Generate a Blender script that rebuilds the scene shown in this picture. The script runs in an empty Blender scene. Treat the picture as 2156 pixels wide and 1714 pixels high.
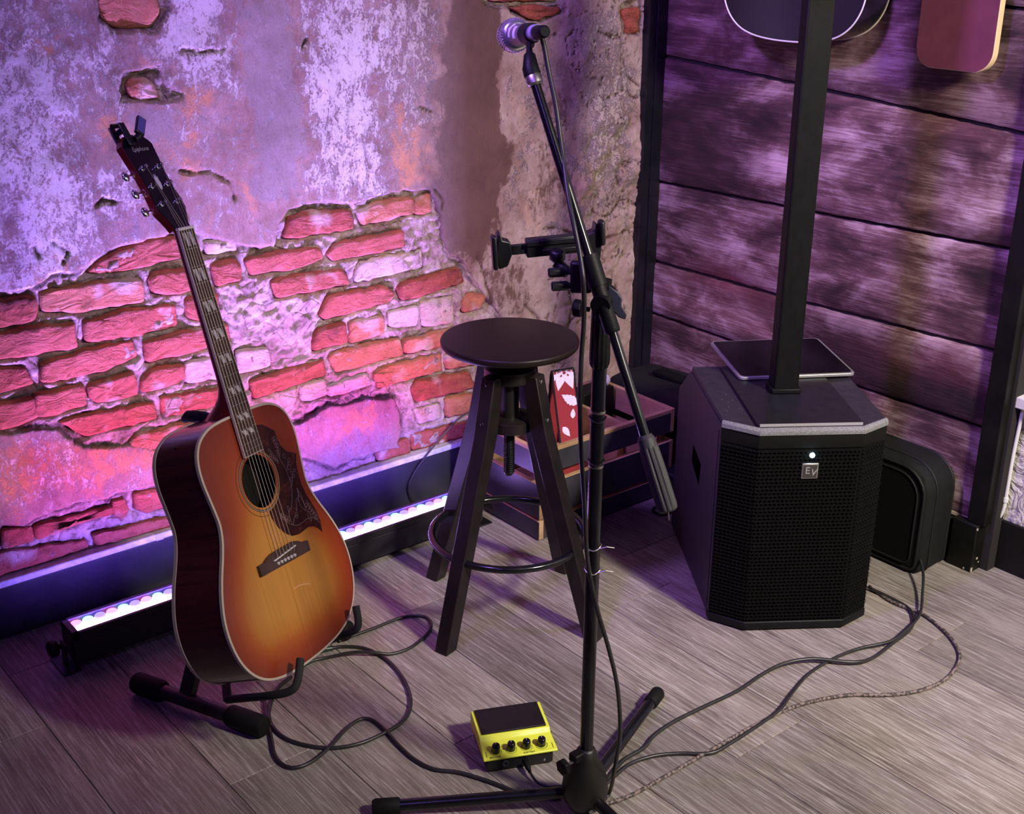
import bpy, bmesh, math, random
import numpy as np
from mathutils import Vector, Matrix
random.seed(7)
rng = np.random.RandomState(11)
C = bpy.context.scene.collection
S = bpy.context.scene
PI = math.pi

# ------------------------------------------------------------------ camera
cam_d = bpy.data.cameras.new('camera'); cam = bpy.data.objects.new('camera', cam_d); C.objects.link(cam)
cam_d.sensor_fit = 'HORIZONTAL'; cam_d.sensor_width = 36.0; cam_d.lens = 44.417; cam_d.clip_start = 0.02
_p, _y, _r = 0.380069, -0.88643, 0.006982
_d = Vector((math.cos(_p)*math.sin(_y), math.cos(_p)*math.cos(_y), -math.sin(_p)))
_rt = Vector((math.cos(_y), -math.sin(_y), 0)); _u = _rt.cross(_d)
_r2 = _rt*math.cos(_r) + _u*math.sin(_r); _u2 = -_rt*math.sin(_r) + _u*math.cos(_r)
cam.matrix_world = Matrix(((_r2.x, _u2.x, -_d.x, 0), (_r2.y, _u2.y, -_d.y, 0), (_r2.z, _u2.z, -_d.z, 1.54), (0, 0, 0, 1)))
S.camera = cam

# ------------------------------------------------------------------ world, exposure, room lights
S.view_settings.view_transform = 'Standard'; S.view_settings.look = 'None'
S.view_settings.gamma = 1.0; S.view_settings.use_curve_mapping = False
S.view_settings.exposure = 0.0
wd = bpy.data.worlds.new('world'); S.world = wd; wd.use_nodes = True
wd.node_tree.nodes['Background'].inputs[0].default_value = (0.26, 0.14, 0.58, 1)
wd.node_tree.nodes['Background'].inputs[1].default_value = 0.038

def area(name, loc, target, size, power, color, size_y=None, spread=None):
    l = bpy.data.lights.new(name, 'AREA'); l.energy = power; l.color = color; l.size = size
    if size_y: l.shape = 'RECTANGLE'; l.size_y = size_y
    if spread: l.spread = math.radians(spread)
    o = bpy.data.objects.new(name, l); C.objects.link(o); o.location = loc
    o.rotation_euler = (Vector(target)-Vector(loc)).to_track_quat('-Z', 'Y').to_euler()
    return o
# warm white ceiling spot of the room beyond (upper right, in front of the corner)
def spot(name, loc, target, power, color, deg, blend, radius):
    l = bpy.data.lights.new(name, 'SPOT'); l.energy = power; l.color = color; l.spot_size = math.radians(deg); l.spot_blend = blend; l.shadow_soft_size = radius
    o = bpy.data.objects.new(name, l); C.objects.link(o); o.location = loc
    o.rotation_euler = (Vector(target)-Vector(loc)).to_track_quat('-Z', 'Y').to_euler(); return o
spot('ceiling_spot', (0.55, 1.85, 2.25), (-1.5, 2.55, 0.35), 560, (1.0, 0.92, 0.79), 86, 1.0, .17)
# violet stage washes from the left
area('stage_wash', (-0.35, -0.5, 2.5), (-2.0, 1.9, 0.5), 0.25, 8, (0.30, 0.13, 1.0))
area('stage_wash_side', (-1.7, 0.35, 2.5), (-2.05, 2.66, 0.95), 0.2, 17, (0.42, 0.20, 1.0), spread=80)
# ------------------------------------------------------------------ helpers
WM = {}
def setmat(o, M):
    o.matrix_world = M; WM[o.name] = M.copy()
def thing(name, label, cat, loc=(0, 0, 0), rot=None, group=None):
    o = bpy.data.objects.new(name, None); C.objects.link(o); o.empty_display_size = .05
    M = Matrix.Translation(Vector(loc))
    if rot is not None: M = M @ (rot.to_4x4() if hasattr(rot, 'to_4x4') else Matrix.Rotation(rot, 4, 'Z'))
    setmat(o, M); tag(o, label, cat, group)
    return o
def tag(o, label=None, cat=None, group=None, kind=None):
    if label: o['label'] = label
    if cat: o['category'] = cat
    if group: o['group'] = group
    if kind: o['kind'] = kind
    return o
def world_of(o):
    M = Matrix.Identity(4)
    while o is not None:
        if o.name in WM: return WM[o.name] @ M
        o = o.parent
    return M
class MB:
    def __init__(s): s.v = []; s.f = []
    def add(s, vs, fs):
        n = len(s.v); s.v += [tuple(v) for v in vs]; s.f += [tuple(i+n for i in f) for f in fs]; return s
    def box(s, x0, x1, y0, y1, z0, z1, M=None):
        vs = [(x, y, z) for z in (z0, z1) for y in (y0, y1) for x in (x0, x1)]
        if M is not None: vs = [tuple(M @ Vector(v)) for v in vs]
        return s.add(vs, [(0, 2, 3, 1), (4, 5, 7, 6), (0, 1, 5, 4), (2, 6, 7, 3), (0, 4, 6, 2), (1, 3, 7, 5)])
    def prism(s, poly, h0, h1, axis='z', M=None):
        # poly in the two other axes, counter-clockwise
        n = len(poly)
        def P(a, b, h):
            return {'z': (a, b, h), 'y': (a, h, b), 'x': (h, a, b)}[axis]
        vs = [P(a, b, h0) for a, b in poly] + [P(a, b, h1) for a, b in poly]
        if M is not None: vs = [tuple(M @ Vector(v)) for v in vs]
        return s.add(vs, [tuple(range(n))[::-1], tuple(range(n, 2*n))] + [(i, (i+1) % n, n+(i+1) % n, n+i) for i in range(n)])
    def ring_loft(s, rings, cap=True, closed=False):
        n = len(rings[0]); vs = [p for r in rings for p in r]; fs = []
        m = len(rings)
        for k in range(m-1 if not closed else m):
            a, b = k*n, ((k+1) % m)*n
            fs += [(a+i, a+(i+1) % n, b+(i+1) % n, b+i) for i in range(n)]
        if cap and not closed: fs += [tuple(range(n))[::-1], tuple(range((m-1)*n, m*n))]
        return s.add(vs, fs)
    def tube(s, path, r, seg=10, cap=True, closed=False, flat=1.0):
        P = [Vector(p) for p in path]; rr = r if isinstance(r, (list, tuple)) else [r]*len(P)
        rings = []; N = None; L = len(P)
        for i in range(L):
            if closed: t = (P[(i+1) % L]-P[i-1])
            else: t = P[min(i+1, L-1)]-P[max(i-1, 0)]
            if t.length < 1e-9: t = Vector((0, 0, 1))
            t.normalize()
            if N is None:
                N = t.orthogonal().normalized()
                up = Vector((0, 0, 1))
                if abs(t.dot(up)) < .95: N = (up - t*up.dot(t)).normalized()
            else:
                N = (N - t*N.dot(t))
                N = N.normalized() if N.length > 1e-6 else t.orthogonal().normalized()
            B = t.cross(N)
            rings.append([tuple(P[i] + (N*math.cos(2*PI*k/seg)*flat + B*math.sin(2*PI*k/seg))*rr[i]) for k in range(seg)])
        return s.ring_loft(rings, cap, closed)
    def lathe(s, prof, origin=(0, 0, 0), axis=(0, 0, 1), seg=24, cap=True):
        # prof: (distance along axis, radius)
        a = Vector(axis).normalized(); n = a.orthogonal().normalized(); b = a.cross(n); o = Vector(origin)
        rings = [[tuple(o + a*h + (n*math.cos(2*PI*k/seg) + b*math.sin(2*PI*k/seg))*max(r, 1e-5)) for k in range(seg)] for h, r in prof]
        return s.ring_loft(rings, cap)
    def build(s, name, mat, parent=None, world=False, smooth=False, bevel=0, seg=2, angle=35, kind=None):
        vs = s.v
        if world and parent is not None:
            I = world_of(parent).inverted(); vs = [tuple(I @ Vector(v)) for v in vs]
        me = bpy.data.meshes.new(name); me.from_pydata(vs, [], s.f); me.update()
        o = bpy.data.objects.new(name, me); C.objects.link(o)
        if mat: me.materials.append(mat)
        if parent is not None: o.parent = parent
        bm = bmesh.new(); bm.from_mesh(me); bmesh.ops.recalc_face_normals(bm, faces=bm.faces); bm.to_mesh(me); bm.free()
        if smooth:
            me.polygons.foreach_set('use_smooth', [True]*len(me.polygons))
            if smooth != 'all':
                try: me.set_sharp_from_angle(angle=math.radians(angle))
                except Exception: pass
        if bevel:
            b = o.modifiers.new('bevel', 'BEVEL'); b.width = bevel; b.segments = seg; b.limit_method = 'ANGLE'; b.angle_limit = math.radians(30)
            if seg > 1 and not smooth:
                me.polygons.foreach_set('use_smooth', [True]*len(me.polygons))
                try: me.set_sharp_from_angle(angle=math.radians(50))
                except Exception: pass
        if kind: o['kind'] = kind
        return o
def catmull(pts, k=6, closed=False):
    P = [Vector(p) if len(p) == 3 else Vector((p[0], p[1], 0)) for p in pts]; n = len(P); out = []
    for i in range(n if closed else n-1):
        if closed: a, b, c, d = P[i-1], P[i], P[(i+1) % n], P[(i+2) % n]
        else: a, b, c, d = P[max(i-1, 0)], P[i], P[i+1], P[min(i+2, n-1)]
        for j in range(k):
            t = j/k
            out.append(0.5*((2*b) + (c-a)*t + (2*a-5*b+4*c-d)*t*t + (3*b-a-3*c+d)*t**3))
    if not closed: out.append(P[-1])
    return [tuple(v) for v in out]
def rrect(w, h, r, n=5):
    out = []
    for cx, cy, a0 in ((w/2-r, h/2-r, 0), (-w/2+r, h/2-r, 90), (-w/2+r, -h/2+r, 180), (w/2-r, -h/2+r, 270)):
        for k in range(n+1):
            a = math.radians(a0+90*k/n); out.append((cx+r*math.cos(a), cy+r*math.sin(a)))
    return out

# ------------------------------------------------------------------ materials
def newmat(name):
    m = bpy.data.materials.new(name); m.use_nodes = True; nt = m.node_tree
    return m, nt, nt.nodes['Principled BSDF']
def nd(nt, typ, **kw):
    n = nt.nodes.new(typ)
    for k, v in kw.items():
        if k.startswith('i_'):
            key = k[2:]; key = int(key) if key.isdigit() else key
            n.inputs[key].default_value = v
        else: setattr(n, k, v)
    return n
def ramp(nt, stops, fac):
    r = nt.nodes.new('ShaderNodeValToRGB'); e = r.color_ramp.elements
    e[0].position, e[0].color = stops[0][0], (*stops[0][1], 1); e[1].position, e[1].color = stops[-1][0], (*stops[-1][1], 1)
    for p, c in stops[1:-1]:
        x = e.new(p); x.color = (*c, 1)
    nt.links.new(fac, r.inputs[0]); return r.outputs[0]
def mixc(nt, fac, a, b, mode='MIX'):
    m = nt.nodes.new('ShaderNodeMix'); m.data_type = 'RGBA'; m.blend_type = mode
    for sock, val in ((m.inputs[0], fac), (m.inputs[6], a), (m.inputs[7], b)):
        if hasattr(val, 'is_output'): nt.links.new(val, sock)
        elif isinstance(val, (int, float)): sock.default_value = val
        else: sock.default_value = (*val, 1)
    return m.outputs[2]
def math_(nt, op, a, b=None, clamp=False):
    m = nt.nodes.new('ShaderNodeMath'); m.operation = op; m.use_clamp = clamp
    for i, v in enumerate((a, b)):
        if v is None: continue
        if hasattr(v, 'is_output'): nt.links.new(v, m.inputs[i])
        else: m.inputs[i].default_value = v
    return m.outputs[0]
def coords(nt, scale=(1, 1, 1), rot=(0, 0, 0), jitter=False):
    tc = nt.nodes.new('ShaderNodeTexCoord'); mp = nt.nodes.new('ShaderNodeMapping')
    mp.inputs['Scale'].default_value = scale; mp.inputs['Rotation'].default_value = rot
    src = tc.outputs['Object']
    if jitter:
        oi = nt.nodes.new('ShaderNodeObjectInfo'); mul = nt.nodes.new('ShaderNodeVectorMath'); mul.operation = 'SCALE'
        cmb = nt.nodes.new('ShaderNodeCombineXYZ')
        for i in range(3): nt.links.new(oi.outputs['Random'], cmb.inputs[i])
        nt.links.new(cmb.outputs[0], mul.inputs[0]); mul.inputs['Scale'].default_value = 37.0
        ad = nt.nodes.new('ShaderNodeVectorMath'); ad.operation = 'ADD'
        nt.links.new(src, ad.inputs[0]); nt.links.new(mul.outputs[0], ad.inputs[1]); src = ad.outputs[0]
    nt.links.new(src, mp.inputs[0]); return mp.outputs[0]
def noise(nt, vec, scale, detail=6, rough=.55, dist=0.0):
    n = nd(nt, 'ShaderNodeTexNoise'); n.inputs['Scale'].default_value = scale; n.inputs['Detail'].default_value = detail
    n.inputs['Roughness'].default_value = rough; n.inputs['Distortion'].default_value = dist
    if vec is not None: nt.links.new(vec, n.inputs['Vector'])
    return n.outputs[0]
def bump(nt, b, h, strength, dist=0.002):
    n = nd(nt, 'ShaderNodeBump'); n.inputs['Strength'].default_value = strength; n.inputs['Distance'].default_value = dist
    nt.links.new(h, n.inputs['Height']); nt.links.new(n.outputs[0], b.inputs['Normal'])
def mat(name, col, rough=.5, metal=0.0, vary=.0, vscale=40, bmp=0, bscale=200, spec=None, coat=0, rvary=0):
    m, nt, b = newmat(name)
    b.inputs['Roughness'].default_value = rough; b.inputs['Metallic'].default_value = metal
    if spec is not None: b.inputs['Specular IOR Level'].default_value = spec
    if coat: b.inputs['Coat Weight'].default_value = coat; b.inputs['Coat Roughness'].default_value = .08
    v = coords(nt)
    n = noise(nt, v, vscale)
    lo = tuple(c*(1-vary) for c in col); hi = tuple(min(1, c*(1+vary)) for c in col)
    nt.links.new(ramp(nt, [(.3, lo), (.7, hi)], n), b.inputs['Base Color'])
    if rvary:
        r = ramp(nt, [(.35, (rough-rvary,)*3), (.7, (rough+rvary,)*3)], noise(nt, v, vscale*.7)); nt.links.new(r, b.inputs['Roughness'])
    if bmp: bump(nt, b, noise(nt, v, bscale, 3), bmp, .001)
    return m
def emis(name, col, strength):
    m, nt, b = newmat(name); b.inputs['Base Color'].default_value = (*col, 1)
    b.inputs['Emission Color'].default_value = (*col, 1); b.inputs['Emission Strength'].default_value = strength
    return m

BLK = mat('black_paint', (.007, .007, .008), .42, vary=.3, bmp=.15)
BLKG = mat('black_gloss_tube', (.006, .006, .008), .22, vary=.3, vscale=20, rvary=.08)
BLKM = mat('black_plastic', (.0045, .0045, .005), .5, spec=.2, vary=.25, bmp=.3, bscale=600)
RUB = mat('black_rubber', (.0055, .0055, .0055), .7, spec=.2, vary=.3, bmp=.3, bscale=400)
CABM = mat('cable_rubber', (.02, .019, .02), .38, vary=.3)
STOOLW = mat('stool_black_wood', (.012, .009, .009), .36, spec=.4, vary=.35, vscale=18, bmp=.2, bscale=120)
SEATM = mat('stool_seat_paint', (.012, .0066, .0062), .42, spec=.22, vary=.12, vscale=10, bmp=.1, bscale=150)
CHROME = mat('chrome', (.85, .85, .87), .2, 1.0)
STEEL = mat('dull_steel', (.55, .52, .48), .35, 1.0, vary=.1)
TRIM = mat('black_trim_paint', (.006, .006, .009), .33, spec=.4, vary=.3, vscale=15, bmp=.25, bscale=90, rvary=.07)
BBM = mat('baseboard_satin_black', (.030, .030, .040), .30, vary=.25, vscale=15, bmp=.2, bscale=90, spec=.5)
WORN = mat('worn_black_paint', (.006, .006, .005), .45, spec=.2, vary=.4, vscale=12, bmp=.3, bscale=60)
SPK = mat('cabinet_black_texture', (.026, .022, .030), .45, spec=.35, vary=.2, vscale=50, bmp=.7, bscale=900)
GRILLE = mat('grille_black_steel', (.005, .005, .0045), .6, spec=.08, vary=.2)
SPKEDGE = mat('lit_edge_grey', (.17, .17, .17), .8, vary=.5, vscale=500, bmp=.8, bscale=700)  # grey painted in for light catching the cabinet's top bevel
BAG = mat('black_nylon', (.005, .0055, .0055), .75, spec=.25, vary=.25, vscale=60, bmp=.6, bscale=1200)
BAGR = mat('bag_piping', (.007, .0075, .007), .6, spec=.3, vary=.2)
BAGF = mat('black_felt', (.004, .004, .004), .95, spec=.1)

def text_mesh(name, curve):
    t = bpy.data.objects.new(name, curve); C.objects.link(t); dg = bpy.context.evaluated_depsgraph_get()
    me = bpy.data.meshes.new_from_object(t.evaluated_get(dg)); bpy.data.objects.remove(t); me.name = name; me.materials.clear()
    o = bpy.data.objects.new(name, me); C.objects.link(o); return o
# ------------------------------------------------------------------ measured layout of the wall and cables (metres)
BRICKS= [(0,[(0.954,0.792),(0.984,0.815),(1.034,0.834),(1.098,0.844),(1.156,0.842),(1.208,0.837),(1.209,0.801),(1.168,0.792),(1.092,0.786),(1.002,0.784)]),(0,[(1.09,0.755),(1.104,0.768),(1.134,0.768),(1.228,0.755),(1.231,0.716),(1.184,0.713),(1.132,0.713),(1.096,0.724)]),(0,[(1.242,0.762),(1.302,0.766),(1.313,0.749),(1.311,0.716),(1.251,0.711)]),(3,[(1.232,0.818),(1.306,0.811),(1.307,0.786),(1.234,0.788)]),(0,[(1.329,0.76),(1.395,0.765),(1.526,0.758),(1.538,0.73),(1.47,0.717),(1.341,0.721)]),(1,[(0.849,0.766),(0.974,0.77),(1.071,0.758),(1.071,0.706),(0.914,0.711),(0.85,0.726)]),(2,[(0.749,0.77),(0.834,0.763),(0.838,0.741),(0.827,0.712),(0.741,0.711)]),(0,[(1.173,0.691),(1.191,0.697),(1.25,0.693),(1.251,0.629),(1.173,0.648)]),(0,[(0.933,0.688),(1.028,0.695),(1.146,0.684),(1.147,0.633),(1.037,0.632),(0.933,0.642)]),(0,[(0.739,0.7),(0.843,0.698),(0.911,0.688),(0.91,0.633),(0.731,0.643)]),(0,[(1.062,0.614),(1.136,0.618),(1.271,0.613),(1.275,0.572),(1.182,0.565),(1.066,0.565)]),(0,[(0.829,0.612),(0.925,0.623),(1.036,0.621),(1.045,0.581),(0.968,0.565),(0.826,0.571)]),(2,[(0.728,0.624),(0.793,0.612),(0.807,0.573),(0.72,0.566)]),(0,[(1.048,0.523),(1.071,0.545),(1.152,0.539),(1.15,0.503),(1.069,0.495),(1.046,0.497)]),(3,[(1.159,0.542),(1.265,0.533),(1.268,0.483),(1.156,0.493)]),(0,[(0.924,0.542),(1.031,0.546),(1.034,0.493),(0.941,0.497),(0.927,0.509)]),(0,[(0.808,0.547),(0.915,0.543),(0.914,0.495),(0.822,0.493),(0.8,0.5)]),(0,[(0.717,0.544),(0.801,0.542),(0.804,0.496),(0.761,0.488),(0.709,0.488)]),(0,[(1.09,0.472),(1.28,0.459),(1.285,0.422),(1.092,0.42)]),(0,[(0.853,0.471),(0.906,0.474),(1.069,0.464),(1.072,0.425),(0.907,0.423)]),(1,[(1.003,0.381),(1.028,0.398),(1.166,0.394),(1.223,0.39),(1.22,0.355),(1.077,0.347),(1.01,0.354)]),(3,[(1.292,0.541),(1.369,0.533),(1.373,0.487),(1.288,0.485)]),(2,[(1.434,0.798),(1.448,0.843),(1.496,0.851),(1.622,0.836),(1.629,0.789),(1.453,0.793)]),(1,[(1.64,0.831),(1.697,0.846),(1.804,0.845),(1.808,0.804),(1.653,0.795)]),(1,[(1.813,0.832),(1.859,0.847),(1.863,0.8),(1.813,0.8)]),(0,[(1.55,0.736),(1.572,0.761),(1.772,0.765),(1.773,0.721),(1.565,0.718)]),(3,[(1.629,0.682),(1.644,0.702),(1.831,0.703),(1.834,0.655),(1.627,0.653)]),(0,[(1.392,0.695),(1.416,0.702),(1.587,0.695),(1.608,0.652),(1.404,0.654)]),(2,[(1.755,0.618),(1.773,0.627),(1.949,0.636),(1.967,0.593),(1.797,0.58),(1.761,0.584)]),(0,[(1.521,0.589),(1.547,0.63),(1.708,0.63),(1.744,0.602),(1.722,0.585),(1.534,0.574)]),(1,[(1.959,0.536),(1.981,0.559),(2.041,0.541),(2.019,0.511),(1.964,0.51)]),(2,[(1.499,0.523),(1.51,0.55),(1.589,0.555),(1.594,0.503),(1.5,0.499)]),(1,[(1.608,0.551),(1.705,0.549),(1.706,0.501),(1.606,0.496)]),(3,[(1.725,0.554),(1.817,0.554),(1.81,0.502),(1.729,0.514)]),(3,[(1.827,0.561),(1.927,0.56),(1.931,0.487),(1.831,0.496)]),(1,[(1.542,0.471),(1.567,0.483),(1.753,0.478),(1.762,0.432),(1.559,0.428)]),(1,[(1.768,0.471),(1.888,0.471),(2.019,0.46),(2.019,0.418),(1.769,0.435)]),(1,[(1.672,0.398),(1.7,0.409),(1.887,0.407),(1.891,0.357),(1.683,0.357)]),(0,[(1.318,0.458),(1.333,0.462),(1.523,0.468),(1.53,0.426),(1.325,0.414)]),(2,[(1.79,0.33),(1.811,0.348),(1.979,0.333),(2.001,0.285),(1.804,0.287)]),(3,[(1.534,0.397),(1.65,0.403),(1.663,0.369),(1.537,0.367)]),(3,[(1.798,0.267),(1.879,0.262),(1.884,0.222),(1.813,0.221)]),(1,[(1.901,0.271),(1.973,0.268),(2.018,0.257),(2.006,0.211),(1.905,0.217)]),(0,[(1.786,0.195),(1.955,0.185),(2.029,0.171),(2.017,0.129),(1.79,0.146)]),(3,[(1.455,0.413),(1.525,0.414),(1.528,0.374),(1.457,0.374)]),(0,[(1.671,0.193),(1.775,0.186),(1.779,0.14),(1.675,0.149)]),(1,[(1.903,0.397),(2.007,0.388),(2.007,0.35),(1.908,0.358)]),(1,[(2.041,0.404),(2.133,0.404),(2.145,0.344),(2.047,0.351)]),(1,[(2.052,0.331),(2.169,0.324),(2.17,0.27),(2.058,0.281)]),(1,[(2.018,0.276),(2.146,0.266),(2.146,0.216),(2.023,0.226)]),(0,[(0.698,0.253),(0.758,0.242),(0.759,0.209),(0.692,0.21)]),(0,[(0.766,0.243),(0.941,0.238),(0.942,0.219),(0.895,0.221),(0.767,0.207)]),(0,[(0.948,0.246),(0.974,0.247),(0.981,0.217),(0.965,0.196),(0.947,0.215)]),(0,[(1.001,0.252),(1.07,0.244),(1.088,0.2),(1.026,0.196),(1.0,0.214)]),(0,[(0.67,0.204),(0.875,0.171),(0.878,0.151),(0.759,0.15),(0.662,0.15)]),(0,[(0.893,0.181),(1.097,0.165),(1.097,0.138),(0.898,0.151)]),(1,[(1.042,1.345),(1.05,1.366),(1.166,1.362),(1.173,1.32),(1.147,1.293),(1.072,1.297),(1.047,1.315)]),(1,[(1.085,1.176),(1.096,1.189),(1.126,1.189),(1.146,1.171),(1.153,1.147),(1.109,1.145),(1.089,1.156)]),(2,[(2.121,1.29),(2.171,1.294),(2.288,1.285),(2.286,1.272),(2.213,1.257),(2.18,1.263)]),(2,[(2.053,1.324),(2.281,1.316),(2.273,1.301),(2.056,1.309)]),(2,[(2.516,1.266),(2.576,1.271),(2.58,1.207),(2.533,1.207)])]
EXPOSED= [[(0.729,0.783),(0.826,0.779),(0.858,0.788),(0.877,0.797),(0.933,0.795),(0.953,0.808),(0.985,0.823),(1.034,0.838),(1.098,0.845),(1.153,0.847),(1.209,0.84),(1.266,0.813),(1.334,0.794),(1.368,0.781),(1.406,0.787),(1.418,0.833),(1.449,0.862),(1.495,0.868),(1.542,0.869),(1.623,0.848),(1.694,0.856),(1.746,0.864),(1.854,0.853),(1.877,0.823),(1.884,0.793),(1.888,0.733),(1.917,0.668),(1.955,0.653),(1.986,0.603),(2.064,0.503),(2.086,0.467),(2.15,0.412),(2.177,0.263),(2.161,0.119),(1.97,0.117),(1.742,0.157),(1.738,0.189),(1.752,0.224),(1.746,0.289),(1.732,0.323),(1.646,0.335),(1.531,0.345),(1.461,0.326),(1.43,0.323),(1.353,0.328),(1.178,0.373),(1.079,0.344),(1.024,0.375),(0.968,0.383),(0.903,0.405),(0.874,0.431),(0.846,0.464),(0.785,0.474),(0.686,0.484)],[(0.654,0.269),(0.745,0.257),(0.813,0.263),(0.869,0.267),(0.937,0.254),(0.953,0.266),(1.071,0.257),(1.267,0.236),(1.454,0.222),(1.536,0.166),(1.641,0.175),(1.742,0.171),(2.004,0.152),(2.179,0.114),(2.183,-0.198),(0.607,-0.057)],[(1.037,1.378),(1.195,1.373),(1.184,1.316),(1.152,1.287),(1.067,1.291),(1.04,1.318)],[(1.066,1.173),(1.08,1.201),(1.157,1.209),(1.169,1.165),(1.2,1.148),(1.161,1.141),(1.066,1.149)],[(2.026,1.346),(2.31,1.337),(2.303,1.272),(2.213,1.252),(2.165,1.26),(2.11,1.292),(2.033,1.303)],[(2.501,1.276),(2.581,1.304),(2.587,1.202),(2.523,1.206)]]
BLOBS= [('w',0.863,1.052,0.128,0.325,0.9),('w',0.999,1.269,0.07,0.065,0.7),('w',1.241,1.284,0.101,0.109,1.0),('w',1.278,1.202,0.092,0.061,0.7),('w',1.018,1.182,0.061,0.058,0.5),('w',1.032,0.942,0.053,0.124,0.6),('w',0.904,0.908,0.101,0.08,0.6),('w',1.615,1.157,0.1,0.189,1.1),('w',1.605,0.957,0.109,0.104,0.9),('w',1.752,1.214,0.083,0.134,0.7),('w',1.808,1.255,0.07,0.1,0.7),('w',1.833,1.119,0.058,0.116,0.6),('w',1.173,1.15,0.066,0.08,0.4),('w',2.201,1.028,0.101,0.152,0.35),('w',2.323,0.888,0.107,0.215,0.45),('w',2.462,0.965,0.112,0.273,0.5),('w',2.137,0.883,0.083,0.156,0.35),('w',2.257,0.737,0.106,0.109,0.3),('w',2.433,1.223,0.107,0.075,0.5),('w',0.776,0.409,0.082,0.066,0.4),('w',0.842,0.345,0.074,0.068,0.5),('b',1.424,1.129,0.076,0.26,1.0),('b',1.386,0.939,0.068,0.066,0.8),('b',1.986,1.023,0.117,0.416,1.1),('b',1.961,0.779,0.111,0.141,1.0),('b',2.106,0.559,0.103,0.082,0.5),('b',2.255,0.843,0.105,0.12,0.5),('b',2.277,0.996,0.104,0.077,0.5),('o',1.237,0.881,0.07,0.043,0.35),('b',1.101,0.88,0.1,0.042,0.5),('b',0.963,1.298,0.059,0.046,0.5),('b',0.958,1.177,0.049,0.038,0.4),('b',1.115,1.12,0.054,0.04,0.7),('b',0.964,1.07,0.061,0.039,0.4),('b',1.582,0.215,0.164,0.081,0.5),('b',1.851,0.656,0.061,0.077,0.6),('b',1.351,0.647,0.076,0.094,0.5),('b',1.406,0.613,0.065,0.072,0.4),('b',1.42,0.525,0.066,0.061,0.3),('o',0.923,1.282,0.024,0.041,0.9),('o',1.116,1.223,0.042,0.039,0.5),('o',1.204,1.137,0.044,0.061,0.7),('o',1.042,1.122,0.031,0.039,0.6),('o',0.872,0.821,0.07,0.041,0.6),('o',1.187,1.016,0.068,0.041,0.6),('o',1.346,0.899,0.049,0.077,0.6),('o',1.801,0.994,0.051,0.095,0.8),('o',1.813,0.909,0.044,0.048,1.0),('o',2.359,0.844,0.109,0.067,0.7),('o',2.504,0.867,0.076,0.055,0.5),('o',2.222,0.755,0.087,0.081,0.5),('o',0.77,0.365,0.124,0.089,0.8),('o',0.919,0.346,0.11,0.069,0.7),('o',1.052,0.309,0.07,0.06,0.8),('o',1.6,0.291,0.088,0.066,0.7),('o',2.421,0.645,0.075,0.085,0.4),('o',2.119,1.072,0.048,0.124,0.3)]
CRACKS= [[(2.106,0.435),(2.141,0.449),(2.175,0.447)],[(2.418,0.728),(2.456,0.702),(2.493,0.704),(2.529,0.741),(2.597,0.718)],[(2.468,1.037),(2.513,1.046),(2.53,1.071),(2.551,1.036),(2.579,1.027)],[(2.241,0.699),(2.293,0.694),(2.347,0.67)],[(2.425,1.217),(2.488,1.195),(2.523,1.2),(2.578,1.203)],[(2.263,0.446),(2.255,0.405),(2.266,0.33)],[(2.319,0.378),(2.373,0.425),(2.41,0.447)],[(2.523,0.485),(2.566,0.403),(2.609,0.349)],[(1.168,0.992),(1.212,0.979),(1.257,0.976),(1.307,0.943),(1.31,0.904)],[(1.215,1.241),(1.258,1.234),(1.326,1.237)],[(0.989,0.937),(1.003,0.947),(1.031,0.936)],[(2.064,0.503),(2.023,0.627),(2.007,0.656)],[(1.518,1.244),(1.507,1.229)],[(1.863,0.867),(1.9,0.825),(1.892,0.801)],[(1.831,1.067),(1.867,1.052)],[(2.314,0.578),(2.354,0.458),(2.338,0.374)],[(2.477,0.636),(2.592,0.647)],[(2.506,1.182),(2.538,1.09),(2.587,1.06)],[(0.848,0.866),(0.855,0.845)],[(0.888,0.87),(0.916,0.845),(0.903,0.826)],[(2.506,0.827),(2.527,0.783)],[(2.175,0.491),(2.228,0.439),(2.211,0.371)]]
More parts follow.
